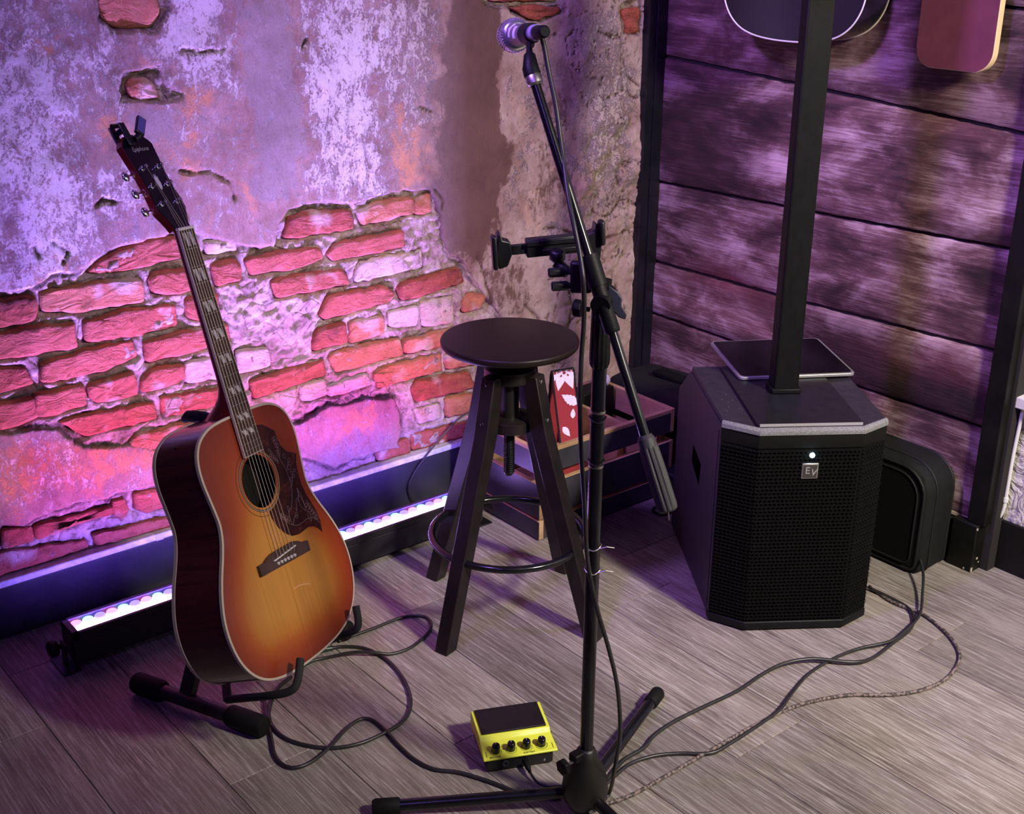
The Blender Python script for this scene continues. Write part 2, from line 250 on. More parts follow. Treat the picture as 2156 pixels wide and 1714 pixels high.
CABLES= {'A':[(-2.108,1.207),(-2.098,1.231),(-2.071,1.26),(-2.037,1.274),(-1.988,1.279),(-1.927,1.27),(-1.88,1.255),(-1.834,1.232),(-1.798,1.199),(-1.782,1.162),(-1.778,1.121),(-1.78,1.073),(-1.798,1.028),(-1.833,0.993),(-1.88,0.969),(-1.931,0.966),(-1.973,0.979),(-2.013,1.007),(-2.048,1.044),(-2.066,1.084)],'B':[(-2.084,1.115),(-2.09,1.15),(-2.081,1.184),(-2.054,1.23),(-2.024,1.266),(-2.006,1.3),(-2.001,1.348),(-2.02,1.4),(-2.047,1.437),(-2.082,1.449),(-2.106,1.431),(-2.119,1.396),(-2.119,1.328),(-2.122,1.265),(-2.122,1.236)],'C':[(-2.034,1.001),(-1.988,0.98),(-1.953,0.966),(-1.897,0.943),(-1.849,0.924),(-1.812,0.923),(-1.792,0.938),(-1.79,0.972),(-1.807,1.021),(-1.836,1.076),(-1.846,1.115),(-1.83,1.134),(-1.788,1.136),(-1.728,1.129),(-1.672,1.128),(-1.625,1.14),(-1.588,1.171),(-1.542,1.195),(-1.507,1.209),(-1.459,1.229),(-1.411,1.274)],'F':[(-1.352,1.317),(-1.343,1.341),(-1.335,1.387),(-1.334,1.454),(-1.335,1.548),(-1.335,1.627),(-1.335,1.721),(-1.33,1.814),(-1.314,1.885),(-1.281,1.961),(-1.237,2.016),(-1.204,2.075),(-1.189,2.14),(-1.194,2.206),(-1.22,2.273),(-1.267,2.318),(-1.321,2.346),(-1.38,2.362),(-1.451,2.354),(-1.532,2.372)],'D':[(-1.393,1.37),(-1.401,1.388),(-1.419,1.442),(-1.422,1.499),(-1.437,1.541),(-1.445,1.605),(-1.442,1.696),(-1.437,1.788),(-1.444,1.88),(-1.437,1.944),(-1.407,2.001),(-1.347,2.063),(-1.335,2.116),(-1.344,2.202),(-1.353,2.277),(-1.378,2.329),(-1.422,2.36),(-1.523,2.36)],'E':[(-1.388,1.368),(-1.393,1.389),(-1.403,1.443),(-1.392,1.496),(-1.366,1.541),(-1.327,1.589),(-1.321,1.646),(-1.323,1.726),(-1.333,1.799),(-1.361,1.877),(-1.383,1.957),(-1.387,2.044),(-1.376,2.122),(-1.347,2.192),(-1.349,2.255),(-1.37,2.34),(-1.419,2.423),(-1.465,2.488),(-1.524,2.541),(-1.584,2.567),(-1.619,2.548),(-1.634,2.52)],'mic':[(-1.519,1.284,1.356),(-1.51,1.284,1.352),(-1.506,1.287,1.336),(-1.495,1.287,1.302),(-1.474,1.284,1.255),(-1.455,1.278,1.208),(-1.436,1.27,1.172),(-1.401,1.25,1.127),(-1.375,1.24,1.089),(-1.358,1.237,1.05),(-1.342,1.231,1.011),(-1.35,1.241,0.947),(-1.36,1.247,0.882),(-1.358,1.246,0.795),(-1.354,1.248,0.723),(-1.352,1.256,0.637),(-1.351,1.266,0.53),(-1.337,1.278,0.441),(-1.322,1.296,0.358),(-1.312,1.31,0.281),(-1.308,1.317,0.191),(-1.317,1.318,0.115),(-1.366,1.355,0.006),(-1.347,1.311,0.006)]}
STAINS= [(-2.479,0.938,0.158,0.147,-0.5),(-2.383,0.872,0.185,0.079,-0.35),(-2.226,1.01,0.141,0.062,-0.25),(-1.698,0.424,0.205,0.062,-0.5),(-1.524,0.438,0.097,0.059,-0.45),(-1.91,0.468,0.13,0.064,-0.3),(-2.49,0.342,0.113,0.044,-0.25),(-2.354,0.536,0.139,0.049,-0.25),(-2.132,0.745,0.094,0.038,-0.2),(-1.506,0.717,0.07,0.067,-0.25),(-1.564,1.289,0.067,0.05,-0.35),(-2.496,0.675,0.092,0.07,-0.1),(-1.864,0.584,0.112,0.037,-0.2),(-1.776,0.976,0.127,0.028,-0.15),(-2.374,0.767,0.137,0.027,-0.25),(-1.941,0.719,0.086,0.062,-0.1),(-1.547,0.822,0.07,0.022,-0.2),(-1.64,0.313,0.078,0.037,-0.1),(-2.503,1.233,0.121,0.075,0.35),(-2.243,1.179,0.139,0.048,0.22),(-1.875,1.2,0.155,0.066,0.25),(-1.818,1.27,0.076,0.043,0.2),(-2.15,0.908,0.123,0.075,0.22),(-1.759,0.851,0.189,0.069,0.18),(-1.948,1.01,0.07,0.07,0.15),(-1.549,0.912,0.07,0.043,0.15),(-2.267,0.746,0.131,0.033,0.1),(-2.518,0.455,0.076,0.036,0.35),(-2.309,0.447,0.171,0.039,0.38),(-2.116,0.441,0.096,0.04,0.35),(-2.466,0.532,0.11,0.021,0.15),(-1.731,0.653,0.142,0.048,0.15),(-1.636,0.566,0.125,0.03,0.2),(-1.757,0.328,0.083,0.038,0.25),(-1.534,0.245,0.075,0.062,0.05),(-1.565,1.156,0.068,0.041,0.1),(-1.666,1.102,0.142,0.032,0.1),(-2.282,0.538,0.151,0.055,10.8),(-1.557,1.105,0.101,0.026,10.6),(-2.109,0.525,0.079,0.026,10.5),(-1.575,0.51,0.098,0.035,10.6),(-1.88,1.233,0.079,0.088,10.2),(-1.624,0.483,0.197,0.024,10.5),(-2.409,1.165,0.134,0.025,10.4),(-1.671,1.058,0.143,0.022,10.4)]
# ------------------------------------------------------------------ wall noise helpers (numpy value noise)
def vnoise(Y, Z, cell, seed):
    r = np.random.RandomState(seed); g = r.rand(400, 400)
    a = (Y+7.3)/cell; b = (Z+3.1)/cell
    i = np.floor(a).astype(int); j = np.floor(b).astype(int); u = a-i; v = b-j
    u = u*u*(3-2*u); v = v*v*(3-2*v); i %= 399; j %= 399
    return (g[i, j]*(1-u)+g[i+1, j]*u)*(1-v)+(g[i, j+1]*(1-u)+g[i+1, j+1]*u)*v
def fbm(Y, Z, cell, seed, oct=4):
    s = 0; a = 1; t = 0
    for k in range(oct):
        s = s+a*vnoise(Y, Z, cell/2**k, seed+k); t += a; a *= .55
    return s/t
def poly_sd(Y, Z, poly):
    # signed distance to a polygon, negative inside
    p = np.array(poly); n = len(p); d = np.full(Y.shape, 1e9); inside = np.zeros(Y.shape, bool)
    for i in range(n):
        a = p[i]; b = p[(i+1) % n]; e = b-a; wy = Y-a[0]; wz = Z-a[1]
        t = np.clip((wy*e[0]+wz*e[1])/max(e@e, 1e-12), 0, 1)
        d = np.minimum(d, np.hypot(wy-e[0]*t, wz-e[1]*t))
        c = ((a[1] > Z) != (b[1] > Z)) & (Y < (b[0]-a[0])*(Z-a[1])/((b[1]-a[1]) if abs(b[1]-a[1]) > 1e-9 else 1e-9)+a[0])
        inside ^= c
    return np.where(inside, -d, d)
def line_d(Y, Z, pl):
    d = np.full(Y.shape, 1e9); p = np.array(pl)
    for i in range(len(p)-1):
        a = p[i]; e = p[i+1]-a; t = np.clip(((Y-a[0])*e[0]+(Z-a[1])*e[1])/max(e@e, 1e-12), 0, 1)
        d = np.minimum(d, np.hypot(Y-a[0]-e[0]*t, Z-a[1]-e[1]*t))
    return d

# ------------------------------------------------------------------ brick wall materials
WX = -2.622
def mortar_mat():
    m, nt, b = newmat('lime_mortar'); v = coords(nt)
    n1 = noise(nt, v, 22, 8, .65); n2 = noise(nt, v, 90, 6, .7); n3 = noise(nt, v, 7, 4)
    c = ramp(nt, [(.34, (.13, .07, .065)), (.45, (.34, .22, .20)), (.58, (.56, .42, .39))], math_(nt, 'ADD', math_(nt, 'MULTIPLY', n1, .7), math_(nt, 'MULTIPLY', n2, .3)))
    c = mixc(nt, ramp(nt, [(.55, (0, 0, 0)), (.75, (1, 1, 1))], n3), c, (.27, .16, .145))
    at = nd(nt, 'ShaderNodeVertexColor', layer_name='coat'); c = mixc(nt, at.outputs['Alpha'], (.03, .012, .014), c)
    nt.links.new(c, b.inputs['Base Color']); b.inputs['Roughness'].default_value = .9
    vo = nd(nt, 'ShaderNodeTexVoronoi', feature='DISTANCE_TO_EDGE'); vo.inputs['Scale'].default_value = 18; nt.links.new(v, vo.inputs['Vector'])
    h = math_(nt, 'ADD', math_(nt, 'ADD', n1, math_(nt, 'MULTIPLY', n2, .8)), math_(nt, 'MULTIPLY', math_(nt, 'MINIMUM', vo.outputs[0], .06), 5))
    bump(nt, b, h, 1.0, .010); return m
def brick_mat(name, dark, mid, light, wash=.0):
    m, nt, b = newmat(name); v = coords(nt, jitter=True); v2 = coords(nt, (1, .45, 1.0), jitter=True)
    n1 = noise(nt, v, 26, 8, .65, .6); n2 = noise(nt, v, 120, 5, .7); n3 = noise(nt, v, 9, 3)
    c = ramp(nt, [(.33, dark), (.47, mid), (.66, light)], math_(nt, 'ADD', math_(nt, 'MULTIPLY', n1, .6), math_(nt, 'MULTIPLY', noise(nt, coords(nt, (1, .4, 1), jitter=True), 60, 8, .75, 1.5), .4)))
    c = mixc(nt, ramp(nt, [(.60-.28*wash, (0, 0, 0)), (.72-.22*wash, (.85, .85, .85))], n3 if wash < .5 else n1), c, (.66, .50, .45))
    c = mixc(nt, ramp(nt, [(.66, (0, 0, 0)), (.74, (.7, .7, .7))], n2), c, dark)
    nt.links.new(c, b.inputs['Base Color']); b.inputs['Roughness'].default_value = .88
    n4 = noise(nt, v2, 34, 7, .62, 1.2)
    bump(nt, b, math_(nt, 'ADD', math_(nt, 'MULTIPLY', n4, 1.7), math_(nt, 'MULTIPLY', n2, .5)), 1.0, .014); return m
MORTAR = mortar_mat()
BR = [brick_mat('brick_red', (.24, .055, .035), (.44, .10, .062), (.50, .14, .10)),
      brick_mat('brick_orange', (.34, .10, .05), (.52, .165, .085), (.57, .23, .14), .2),
      brick_mat('brick_dark_red', (.10, .025, .02), (.34, .065, .035), (.46, .12, .07)),
      brick_mat('brick_limewashed', (.42, .20, .15), (.58, .36, .30), (.66, .50, .46), .9)]
def plaster_mat():
    m, nt, b = newmat('old_plaster'); v = coords(nt); vs = coords(nt, (1, 1, .68))
    at = nd(nt, 'ShaderNodeVertexColor', layer_name='coat'); sp = nd(nt, 'ShaderNodeSeparateColor'); nt.links.new(at.outputs[0], sp.inputs[0])
    w, br, og = sp.outputs[0], sp.outputs[1], sp.outputs[2]
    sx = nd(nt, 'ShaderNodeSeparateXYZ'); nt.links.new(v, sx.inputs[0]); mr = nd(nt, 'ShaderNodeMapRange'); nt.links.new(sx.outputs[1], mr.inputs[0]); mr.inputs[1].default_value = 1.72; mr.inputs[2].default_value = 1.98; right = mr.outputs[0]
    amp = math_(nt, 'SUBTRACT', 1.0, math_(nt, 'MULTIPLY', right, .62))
    f1 = noise(nt, vs, 40, 12, .78, .4); f2 = noise(nt, v, 170, 6, .8); f3 = noise(nt, v, 9, 6, .65); f4 = noise(nt, vs, 18, 8, .7, .6)
    base = ramp(nt, [(.36, (.19, .10, .085)), (.52, (.36, .215, .18)), (.66, (.54, .36, .30))], math_(nt, 'ADD', math_(nt, 'MULTIPLY', f3, .45), math_(nt, 'MULTIPLY', f1, .55)))
    base = mixc(nt, ramp(nt, [(.50, (0, 0, 0)), (.80, (.9, .9, .9))], math_(nt, 'ADD', og, math_(nt, 'MULTIPLY', math_(nt, 'SUBTRACT', f4, .5), 1.8))), base, (.58, .26, .12))
    bf = math_(nt, 'ADD', math_(nt, 'MULTIPLY', f3, .6), math_(nt, 'MULTIPLY', f1, .4))
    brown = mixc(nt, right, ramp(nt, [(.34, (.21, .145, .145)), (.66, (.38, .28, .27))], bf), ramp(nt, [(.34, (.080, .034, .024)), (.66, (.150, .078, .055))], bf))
    base = mixc(nt, math_(nt, 'MULTIPLY', right, .6), base, ramp(nt, [(.40, (.22, .13, .095)), (.60, (.46, .36, .32))], math_(nt, 'ADD', math_(nt, 'MULTIPLY', f3, .6), math_(nt, 'MULTIPLY', f4, .4))))
    base = mixc(nt, ramp(nt, [(.40, (0, 0, 0)), (.58, (1, 1, 1))], math_(nt, 'ADD', br, math_(nt, 'MULTIPLY', math_(nt, 'SUBTRACT', f1, .5), 1.5))), base, brown)
    # flaking pale wash, in two strengths
    fl = math_(nt, 'ADD', w, math_(nt, 'MULTIPLY', amp, math_(nt, 'ADD', math_(nt, 'MULTIPLY', math_(nt, 'SUBTRACT', f1, .5), 3.2), math_(nt, 'MULTIPLY', math_(nt, 'SUBTRACT', f2, .5), 2.2))))
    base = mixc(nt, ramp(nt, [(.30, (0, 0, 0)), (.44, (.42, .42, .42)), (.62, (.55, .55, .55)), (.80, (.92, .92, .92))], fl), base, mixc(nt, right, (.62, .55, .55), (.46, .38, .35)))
    base = mixc(nt, ramp(nt, [(.56, (0, 0, 0)), (.66, (.8, .8, .8))], math_(nt, 'ADD', math_(nt, 'MULTIPLY', f2, .6), math_(nt, 'MULTIPLY', math_(nt, 'SUBTRACT', 1.0, f1), .4))), base, (.15, .075, .065))
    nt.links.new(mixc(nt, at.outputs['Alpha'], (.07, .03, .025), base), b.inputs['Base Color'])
    b.inputs['Roughness'].default_value = .85
    h = math_(nt, 'ADD', math_(nt, 'MULTIPLY', ramp(nt, [(.38, (0, 0, 0)), (.50, (1, 1, 1))], fl), .3), math_(nt, 'ADD', math_(nt, 'MULTIPLY', f1, .7), math_(nt, 'MULTIPLY', f4, .8)))
    bump(nt, b, h, 1.0, .0065); return m
PLASTER = plaster_mat()

# ------------------------------------------------------------------ the brick wall (left)
Y0, Y1, Z0, Z1, ST = 0.45, 2.66, 0.10, 1.50, .0045
ys = np.arange(Y0, Y1+1e-6, ST); zs = np.arange(Z0, Z1+1e-6, ST)
GY, GZ = np.meshgrid(ys, zs, indexing='ij')
def grid_mesh(name, H, keep=None, mtl=None, parent=None, attr=None):
    ny, nz = H.shape
    v = np.stack([WX+H, GY, GZ], -1).reshape(-1, 3)
    idx = np.arange(ny*nz).reshape(ny, nz)
    q = np.stack([idx[:-1, :-1], idx[1:, :-1], idx[1:, 1:], idx[:-1, 1:]], -1)
    if keep is not None:
        k = keep[:-1, :-1] | keep[1:, :-1] | keep[1:, 1:] | keep[:-1, 1:]; q = q[k]
    q = q.reshape(-1, 4)
    used = np.unique(q); remap = np.full(ny*nz, -1); remap[used] = np.arange(len(used)); q = remap[q]
    me = bpy.data.meshes.new(name); me.vertices.add(len(used)); me.vertices.foreach_set('co', v[used].ravel())
    me.loops.add(len(q)*4); me.loops.foreach_set('vertex_index', q.ravel().astype(np.int32))
    me.polygons.add(len(q)); me.polygons.foreach_set('loop_start', np.arange(0, len(q)*4, 4, dtype=np.int32))
    me.polygons.foreach_set('loop_total', np.full(len(q), 4, dtype=np.int32))
    me.update(calc_edges=True); me.polygons.foreach_set('use_smooth', [True]*len(q))
    if attr is not None:
        a = me.color_attributes.new('coat', 'FLOAT_COLOR', 'POINT'); a.data.foreach_set('color', attr.reshape(-1, 4)[used].ravel().astype(np.float32))
    me.materials.append(mtl); o = bpy.data.objects.new(name, me); C.objects.link(o)
    if parent: o.parent = parent
    return o
mort = (fbm(GY, GZ, .05, 3)-.5)*.010 + (fbm(GY, GZ, .016, 9, 3)-.5)*.013 - np.clip(.08-np.abs(fbm(GY, GZ, .045, 13, 3)-.5), 0, .08)*.07 + .003
bd = np.full(GY.shape, 1e9)
for _t, _p in BRICKS: bd = np.minimum(bd, poly_sd(GY, GZ, _p))
mort -= np.clip(1-np.abs(bd-.001)/.0075, 0, 1)*.010*np.clip(.2+1.6*fbm(GY, GZ, .03, 19, 2), 0, 1.3)
sd = np.full(GY.shape, 1e9)
for p in EXPOSED: sd = np.minimum(sd, poly_sd(GY, GZ, p))
sd = sd + (fbm(GY, GZ, .06, 21)-.5)*.016 + (fbm(GY, GZ, .015, 27, 2)-.5)*.008
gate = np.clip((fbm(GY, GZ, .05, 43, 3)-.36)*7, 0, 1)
crevice_dark = np.clip(1-np.abs(bd-.0015)/.0045, 0, 1)*gate  # crevice shade painted into the mortar colour at brick and plaster edges
crevice_dark = np.maximum(crevice_dark, np.clip(1-np.abs(sd+.004)/.007, 0, 1)*np.clip(.35+gate, 0, 1))
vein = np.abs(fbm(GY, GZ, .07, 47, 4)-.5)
crevice_dark = np.maximum(crevice_dark, np.clip(1-vein/.009, 0, 1)*.75*np.clip((fbm(GY, GZ, .12, 49)-.42)*9, 0, 1))
mattr = np.stack([crevice_dark*0, crevice_dark*0, crevice_dark*0, 1-.92*crevice_dark], -1)
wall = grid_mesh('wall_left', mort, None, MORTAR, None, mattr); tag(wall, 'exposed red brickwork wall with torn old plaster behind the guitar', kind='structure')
# plaster coat with torn edges
lip = np.clip(sd/.006, -1, 1)
low = (GZ < .40).astype(float)
th = .011
Hp = np.where(lip > 0, th*np.clip(lip*1.2, 0, 1), -.012*np.clip(-lip, 0, 1)) + (fbm(GY, GZ, .22, 31)-.5)*.010 + (fbm(GY, GZ, .04, 37)-.5)*.0035
crk = np.full(GY.shape, 1e9)
for c in CRACKS: crk = np.minimum(crk, line_d(GY, GZ, c))
crk = crk + (fbm(GY, GZ, .025, 55)-.5)*.012
Hp -= np.clip(1-crk/.005, 0, 1)*.006
rock = np.clip((GY-2.22)/.2, 0, 1)*np.clip(.5+(fbm(GY, GZ, .2, 71)-.5)*5, 0, 1)
Hp += rock*(np.abs(fbm(GY, GZ, .11, 61, 5)-.5)*.075-.006)
rockm = np.clip(np.clip((GY-2.12)/.15, 0, 1)*np.clip(.3+(fbm(GY, GZ, .16, 77)-.5)*6, 0, 1), 0, 1)
Hp -= rockm*np.clip(1-np.abs(fbm(GY, GZ, .055, 91, 4)-.5)/.02, 0, 1)*.005
ch = {'w': np.zeros(GY.shape), 'b': np.zeros(GY.shape), 'o': np.zeros(GY.shape)}
for k, cy, cz, ry, rz, s in BLOBS:
    wy = GY+(fbm(GY, GZ, .10, 81)-.5)*.16; wz = GZ+(fbm(GY, GZ, .10, 87)-.5)*.16
    ch[k] = np.maximum(ch[k], s*np.exp(-1.1*(((wy-cy)/ry)**4+((wz-cz)/rz)**4)))
attr = np.stack([np.clip(.22+.50*ch['w']-.45*ch['b'], 0, 1), np.clip(.08+.85*ch['b'], 0, 1), np.clip(.24+.72*ch['o'], 0, 1),
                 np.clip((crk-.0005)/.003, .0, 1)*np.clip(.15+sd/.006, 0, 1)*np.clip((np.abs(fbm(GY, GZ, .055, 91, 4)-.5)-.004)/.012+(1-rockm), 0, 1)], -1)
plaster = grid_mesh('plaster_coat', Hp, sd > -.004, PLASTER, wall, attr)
# bricks, each its own part
def brick(tone, poly):
    P = [Vector((a, b)) for a, b in poly]; n = len(P); out = []
    for i in range(n):
        a, b, c = P[i-1], P[i], P[(i+1) % n]
        la = min((a-b).length*.22, .007); lc = min((c-b).length*.22, .007)
        p0 = b+(a-b).normalized()*la; p1 = b+(c-b).normalized()*lc
        out += [p0, (p0+p1)/2*.5+b*.5, p1]
        nx = P[(i+1) % n]; q0 = p1; q1 = nx+(b-nx).normalized()*min((nx-b).length*.22, .007); L = (q1-q0).length
        k = int(L/.016); nrm = Vector((-(q1-q0).y, (q1-q0).x)).normalized() if L > 1e-6 else Vector((0, 0))
        for j in range(1, k): out.append(q0.lerp(q1, j/k)+nrm*rng.uniform(-.0028, .0028))
    cen = sum(out, Vector((0, 0)))/len(out); m = len(out); h = rng.uniform(.006, .0115) if tone != 3 else rng.uniform(.004, .006)
    tilt = (rng.uniform(-.05, .05), rng.uniform(-.04, .04))
    def ring(k, hh, jit):
        r = []
        for p in out:
            d = p-cen; q = cen+d*(1-k/max(d.length, .01)); r.append((WX+hh+(tilt[0]*(q.x-cen.x)+tilt[1]*(q.y-cen.y) if hh > 0 else 0)+rng.uniform(-jit, jit), q.x, q.y))
        return r
    rings = [ring(-.003, -.008, 0), ring(-.0025, h*.55, .0012), ring(.003, h, .0016), ring(.014, h+.0008, .0015)]
    mb = MB(); vs = [p for r in rings for p in r]; fs = []
    for k in range(3):
        a, b = k*m, (k+1)*m; fs += [(a+i, a+(i+1) % m, b+(i+1) % m, b+i) for i in range(m)]
    vs.append((WX+h+.001, cen.x, cen.y)); fs += [(3*m+i, 3*m+(i+1) % m, 4*m) for i in range(m)]
    mb.add(vs, fs); return mb.build('brick', BR[tone], wall, smooth='all')
for t, p in BRICKS: brick(t, p)
# rest of the left wall outside the relief
MB().box(WX-.02, WX, -1.4, Y0, 0, 2.7).box(WX-.02, WX, Y0, 2.80, Z1, 2.7).box(WX-.05, WX-.03, Y0, 2.80, 0, 2.7).build('plain_plaster', mat('plain_plaster', (.42, .27, .22), .9, vary=.4, vscale=6, bmp=.6, bscale=40), wall)

# baseboard of the brick wall: board, top ledge strip
bb = MB().box(WX-.003, -2.600, -1.4, 2.595, 0, .128).build('baseboard_left', BBM, bevel=.004); tag(bb, 'black painted baseboard under the brick wall', kind='structure')
MB().box(WX-.003, -2.5935, -1.4, 2.595, .1285, .1445).build('ledge_strip', mat('white_grey_ledge', (.50, .50, .54), .45, vary=.25, vscale=60), bb, bevel=.003)
for y in (1.03, 2.0): MB().box(WX-.003, -2.592, y, y+.02, .1275, .1455).build('ledge_joint', mat('ledge_joint', (.4, .4, .42), .5), bb, bevel=.002)

# ------------------------------------------------------------------ wood plank wall (back)
BY = 2.66
def wood_mat(name, cols, along='x', rough=.75, bs=.003, tone=False):
    m, nt, b = newmat(name); sc = (1, 1, 1)
    v = coords(nt, (1.6, 8, 11), jitter=True); vf = coords(nt, (4, 60, 80), jitter=True); vb = coords(nt, (1, 1, 1.9), jitter=True)
    g1 = noise(nt, v, 2.6, 8, .66, 1.0); g2 = noise(nt, vf, 2.4, 5, .62, .3); g3 = noise(nt, vb, 6, 6, .58, .5)
    c = ramp(nt, [(.36, cols[0]), (.49, cols[1]), (.62, cols[2])], math_(nt, 'ADD', math_(nt, 'MULTIPLY', g1, .35), math_(nt, 'MULTIPLY', g3, .65)))
    c = mixc(nt, ramp(nt, [(.48, (0, 0, 0)), (.62, (.55, .55, .55))], math_(nt, 'ADD', math_(nt, 'MULTIPLY', g2, .45), math_(nt, 'MULTIPLY', g3, .55))), c, cols[3])
    c = mixc(nt, ramp(nt, [(.60, (0, 0, 0)), (.72, (.45, .45, .45))], g2), c, cols[0])
    if tone:
        at = nd(nt, 'ShaderNodeVertexColor', layer_name='stain'); sp = nd(nt, 'ShaderNodeSeparateColor'); nt.links.new(at.outputs[0], sp.inputs[0])
        q = math_(nt, 'ADD', sp.outputs[0], math_(nt, 'MULTIPLY', math_(nt, 'SUBTRACT', math_(nt, 'ADD', math_(nt, 'MULTIPLY', g3, .5), math_(nt, 'MULTIPLY', g2, .5)), .5), .9))
        c = mixc(nt, 1.0, c, ramp(nt, [(.12, (.20, .11, .14)), (.40, (.75, .66, .70)), (.62, (1.25, 1.2, 1.2)), (.9, (2.0, 2.0, 1.95))], q), 'MULTIPLY')
        c = mixc(nt, math_(nt, 'MULTIPLY', sp.outputs[1], .75), c, (.16, .035, .045))
    oi = nd(nt, 'ShaderNodeObjectInfo')
    c = mixc(nt, 1.0, c, ramp(nt, [(0, (.62, .56, .56)), (1, (1.15, 1.1, 1.1))], oi.outputs['Random']), 'MULTIPLY')
    nt.links.new(c, b.inputs['Base Color']); b.inputs['Roughness'].default_value = rough
    bump(nt, b, math_(nt, 'ADD', math_(nt, 'MULTIPLY', g2, .6), g1), .8, bs); return m
OLDW = wood_mat('weathered_plank', [(.050, .020, .022), (.150, .080, .080), (.30, .21, .21), (.46, .38, .39)], tone=True)
KNOT = mat('wood_knot', (.045, .018, .014), .8, vary=.5, vscale=80, bmp=.4)
wb = MB().box(-2.66, -1.40, BY+.012, BY+.05, 0, 2.7).build('wall_back', mat('wall_back_black', (.01, .008, .008), .9)); tag(wb, 'back wall clad in wide weathered horizontal planks', kind='structure')
def zl(pts, x):
    for (a, za), (b, zb) in zip(pts[:-1], pts[1:]):
        if x <= b: return za+(zb-za)*(x-a)/(b-a)
    return pts[-1][1]
J = [[(-2.62, .118), (-1.42, .122)], [(-2.62, .380), (-2.3, .375), (-1.8, .367), (-1.42, .370)], [(-2.62, .540), (-2.1, .546), (-1.42, .566)], [(-2.62, .781), (-2.05, .794), (-1.42, .812)],
     [(-2.62, 1.141), (-2.09, 1.110), (-1.42, 1.068)], [(-2.62, 1.40), (-1.58, 1.336), (-1.42, 1.326)], [(-2.62, 1.66), (-1.42, 1.60)], [(-2.62, 1.93), (-1.42, 1.90)], [(-2.62, 2.2), (-1.42, 2.2)], [(-2.62, 2.5), (-1.42, 2.5)]]
for k in range(len(J)-1):
    xs = np.linspace(-2.62, -1.42, 61); g = .0035; dz = rng.uniform(-.003, .003)
    lo = [(x, zl(J[k], x)+g+rng.uniform(0, .0022)) for x in xs]; hi = [(x, zl(J[k+1], x)-g-rng.uniform(0, .003)) for x in xs]
    mb = MB(); vs = []; fs = []; n = len(xs)
    for i in range(n):
        a, b = lo[i][1], hi[i][1]; x = xs[i]; f = BY+dz
        vs += [(x, BY+.02, a), (x, f+.003, a), (x, f, a+.006)]+[(x, f-.001+rng.uniform(-.001, .001), a+(b-a)*t) for t in (.2, .35, .5, .65, .8)]+[(x, f, b-.006), (x, f+.003, b), (x, BY+.02, b)]
    for i in range(n-1):
        for j in range(10): fs.append((11*i+j, 11*(i+1)+j, 11*(i+1)+j+1, 11*i+j+1))
    fs += [tuple(range(11)), tuple(range(11*(n-1), 11*n))[::-1]]
    po = mb.add(vs, fs).build('plank', OLDW, wb, smooth=True, angle=30)
    X = np.array([v_[0] for v_ in vs]); Zz = np.array([v_[2] for v_ in vs]); tn = np.full(X.shape, .43); rd = np.zeros(X.shape)
    for bx, bz, brx, brz, bs_ in STAINS:
        wgt = np.exp(-((X-bx)/brx)**2-((Zz-bz)/brz)**2)
        if bs_ > 5: rd = np.maximum(rd, wgt*(bs_-10))
        else: tn = tn+bs_*wgt
    at_ = po.data.color_attributes.new('stain', 'FLOAT_COLOR', 'POINT')
    tn = np.clip(tn, 0, 1); at_.data.foreach_set('color', np.stack([tn, rd, tn, np.ones_like(tn)], -1).ravel().astype(np.float32))
for x, z, rx, rz in ((-2.50, 1.245, .010, .012), (-2.47, 1.222, .005, .007), (-2.53, 1.075, .008, .009), (-1.61, 1.205, .011, .016), (-1.595, 1.172, .006, .009), (-2.10, 1.165, .006, .020), (-1.91, 1.175, .008, .009), (-1.77, 1.20, .005, .012), (-2.40, .475, .007, .007), (-1.53, .665, .006, .006), (-2.33, .43, .009, .006)):
    MB().lathe([(0, 1), (.0016, .75), (.002, .01)], (0, 0, 0), (0, -1, 0), 12).build('knot', KNOT, wb, smooth=True)
    o = C.objects[-1] if False else bpy.data.objects[[q.name for q in wb.children][-1]]
    o.location = (x, BY+.001-.002, z); o.scale = (rx, 1, rz)
MB().box(-2.60, -1.445, BY-.004, BY+.01, .122, .130).build('bottom_batten', mat('pale_batten', (.42, .33, .26), .8, vary=.4), wb)
bk = MB().box(-2.60, -1.47, 2.640, BY+.01, 0, .118).build('baseboard_back', WORN, bevel=.003); tag(bk, 'scuffed black baseboard under the plank wall', kind='structure')
cp = MB().box(WX-.01, -2.588, 2.592, 2.672, 0, 2.7).build('trim_1', TRIM, bevel=.002); tag(cp, 'black corner post between brick wall and plank wall', kind='structure')
MB().box(-2.6, -2.583, 2.622, 2.66, 0, 2.7).build('corner_bead', TRIM, cp, bevel=.0015)
rp = MB().box(-1.457, -1.409, 2.642, 2.72, .128, 2.7).build('trim_2', WORN, bevel=.002); tag(rp, 'black post at the right end of the plank wall', kind='structure')
MB().box(-1.49, -1.4205, 2.632, 2.72, 0, .128).build('plinth_block', WORN, rp, bevel=.003)
CHIP = mat('chipped_paint', (.35, .31, .24), .8, vary=.3)
for x, y, z, a, b_ in ((-1.4215, 2.634, .008, .004, .012), (-1.4205, 2.650, .035, .004, .005), (-1.4205, 2.70, .085, .003, .006), (-1.44, 2.6315, .006, .006, .004), (-1.4205, 2.66, .022, .003, .003), (-1.421, 2.634, .12, .002, .006)):
    MB().box(x-.0016, x+.0012, y-.0016, y+a, z-b_*.5, z+b_*.5).build('paint_chip', CHIP, rp)
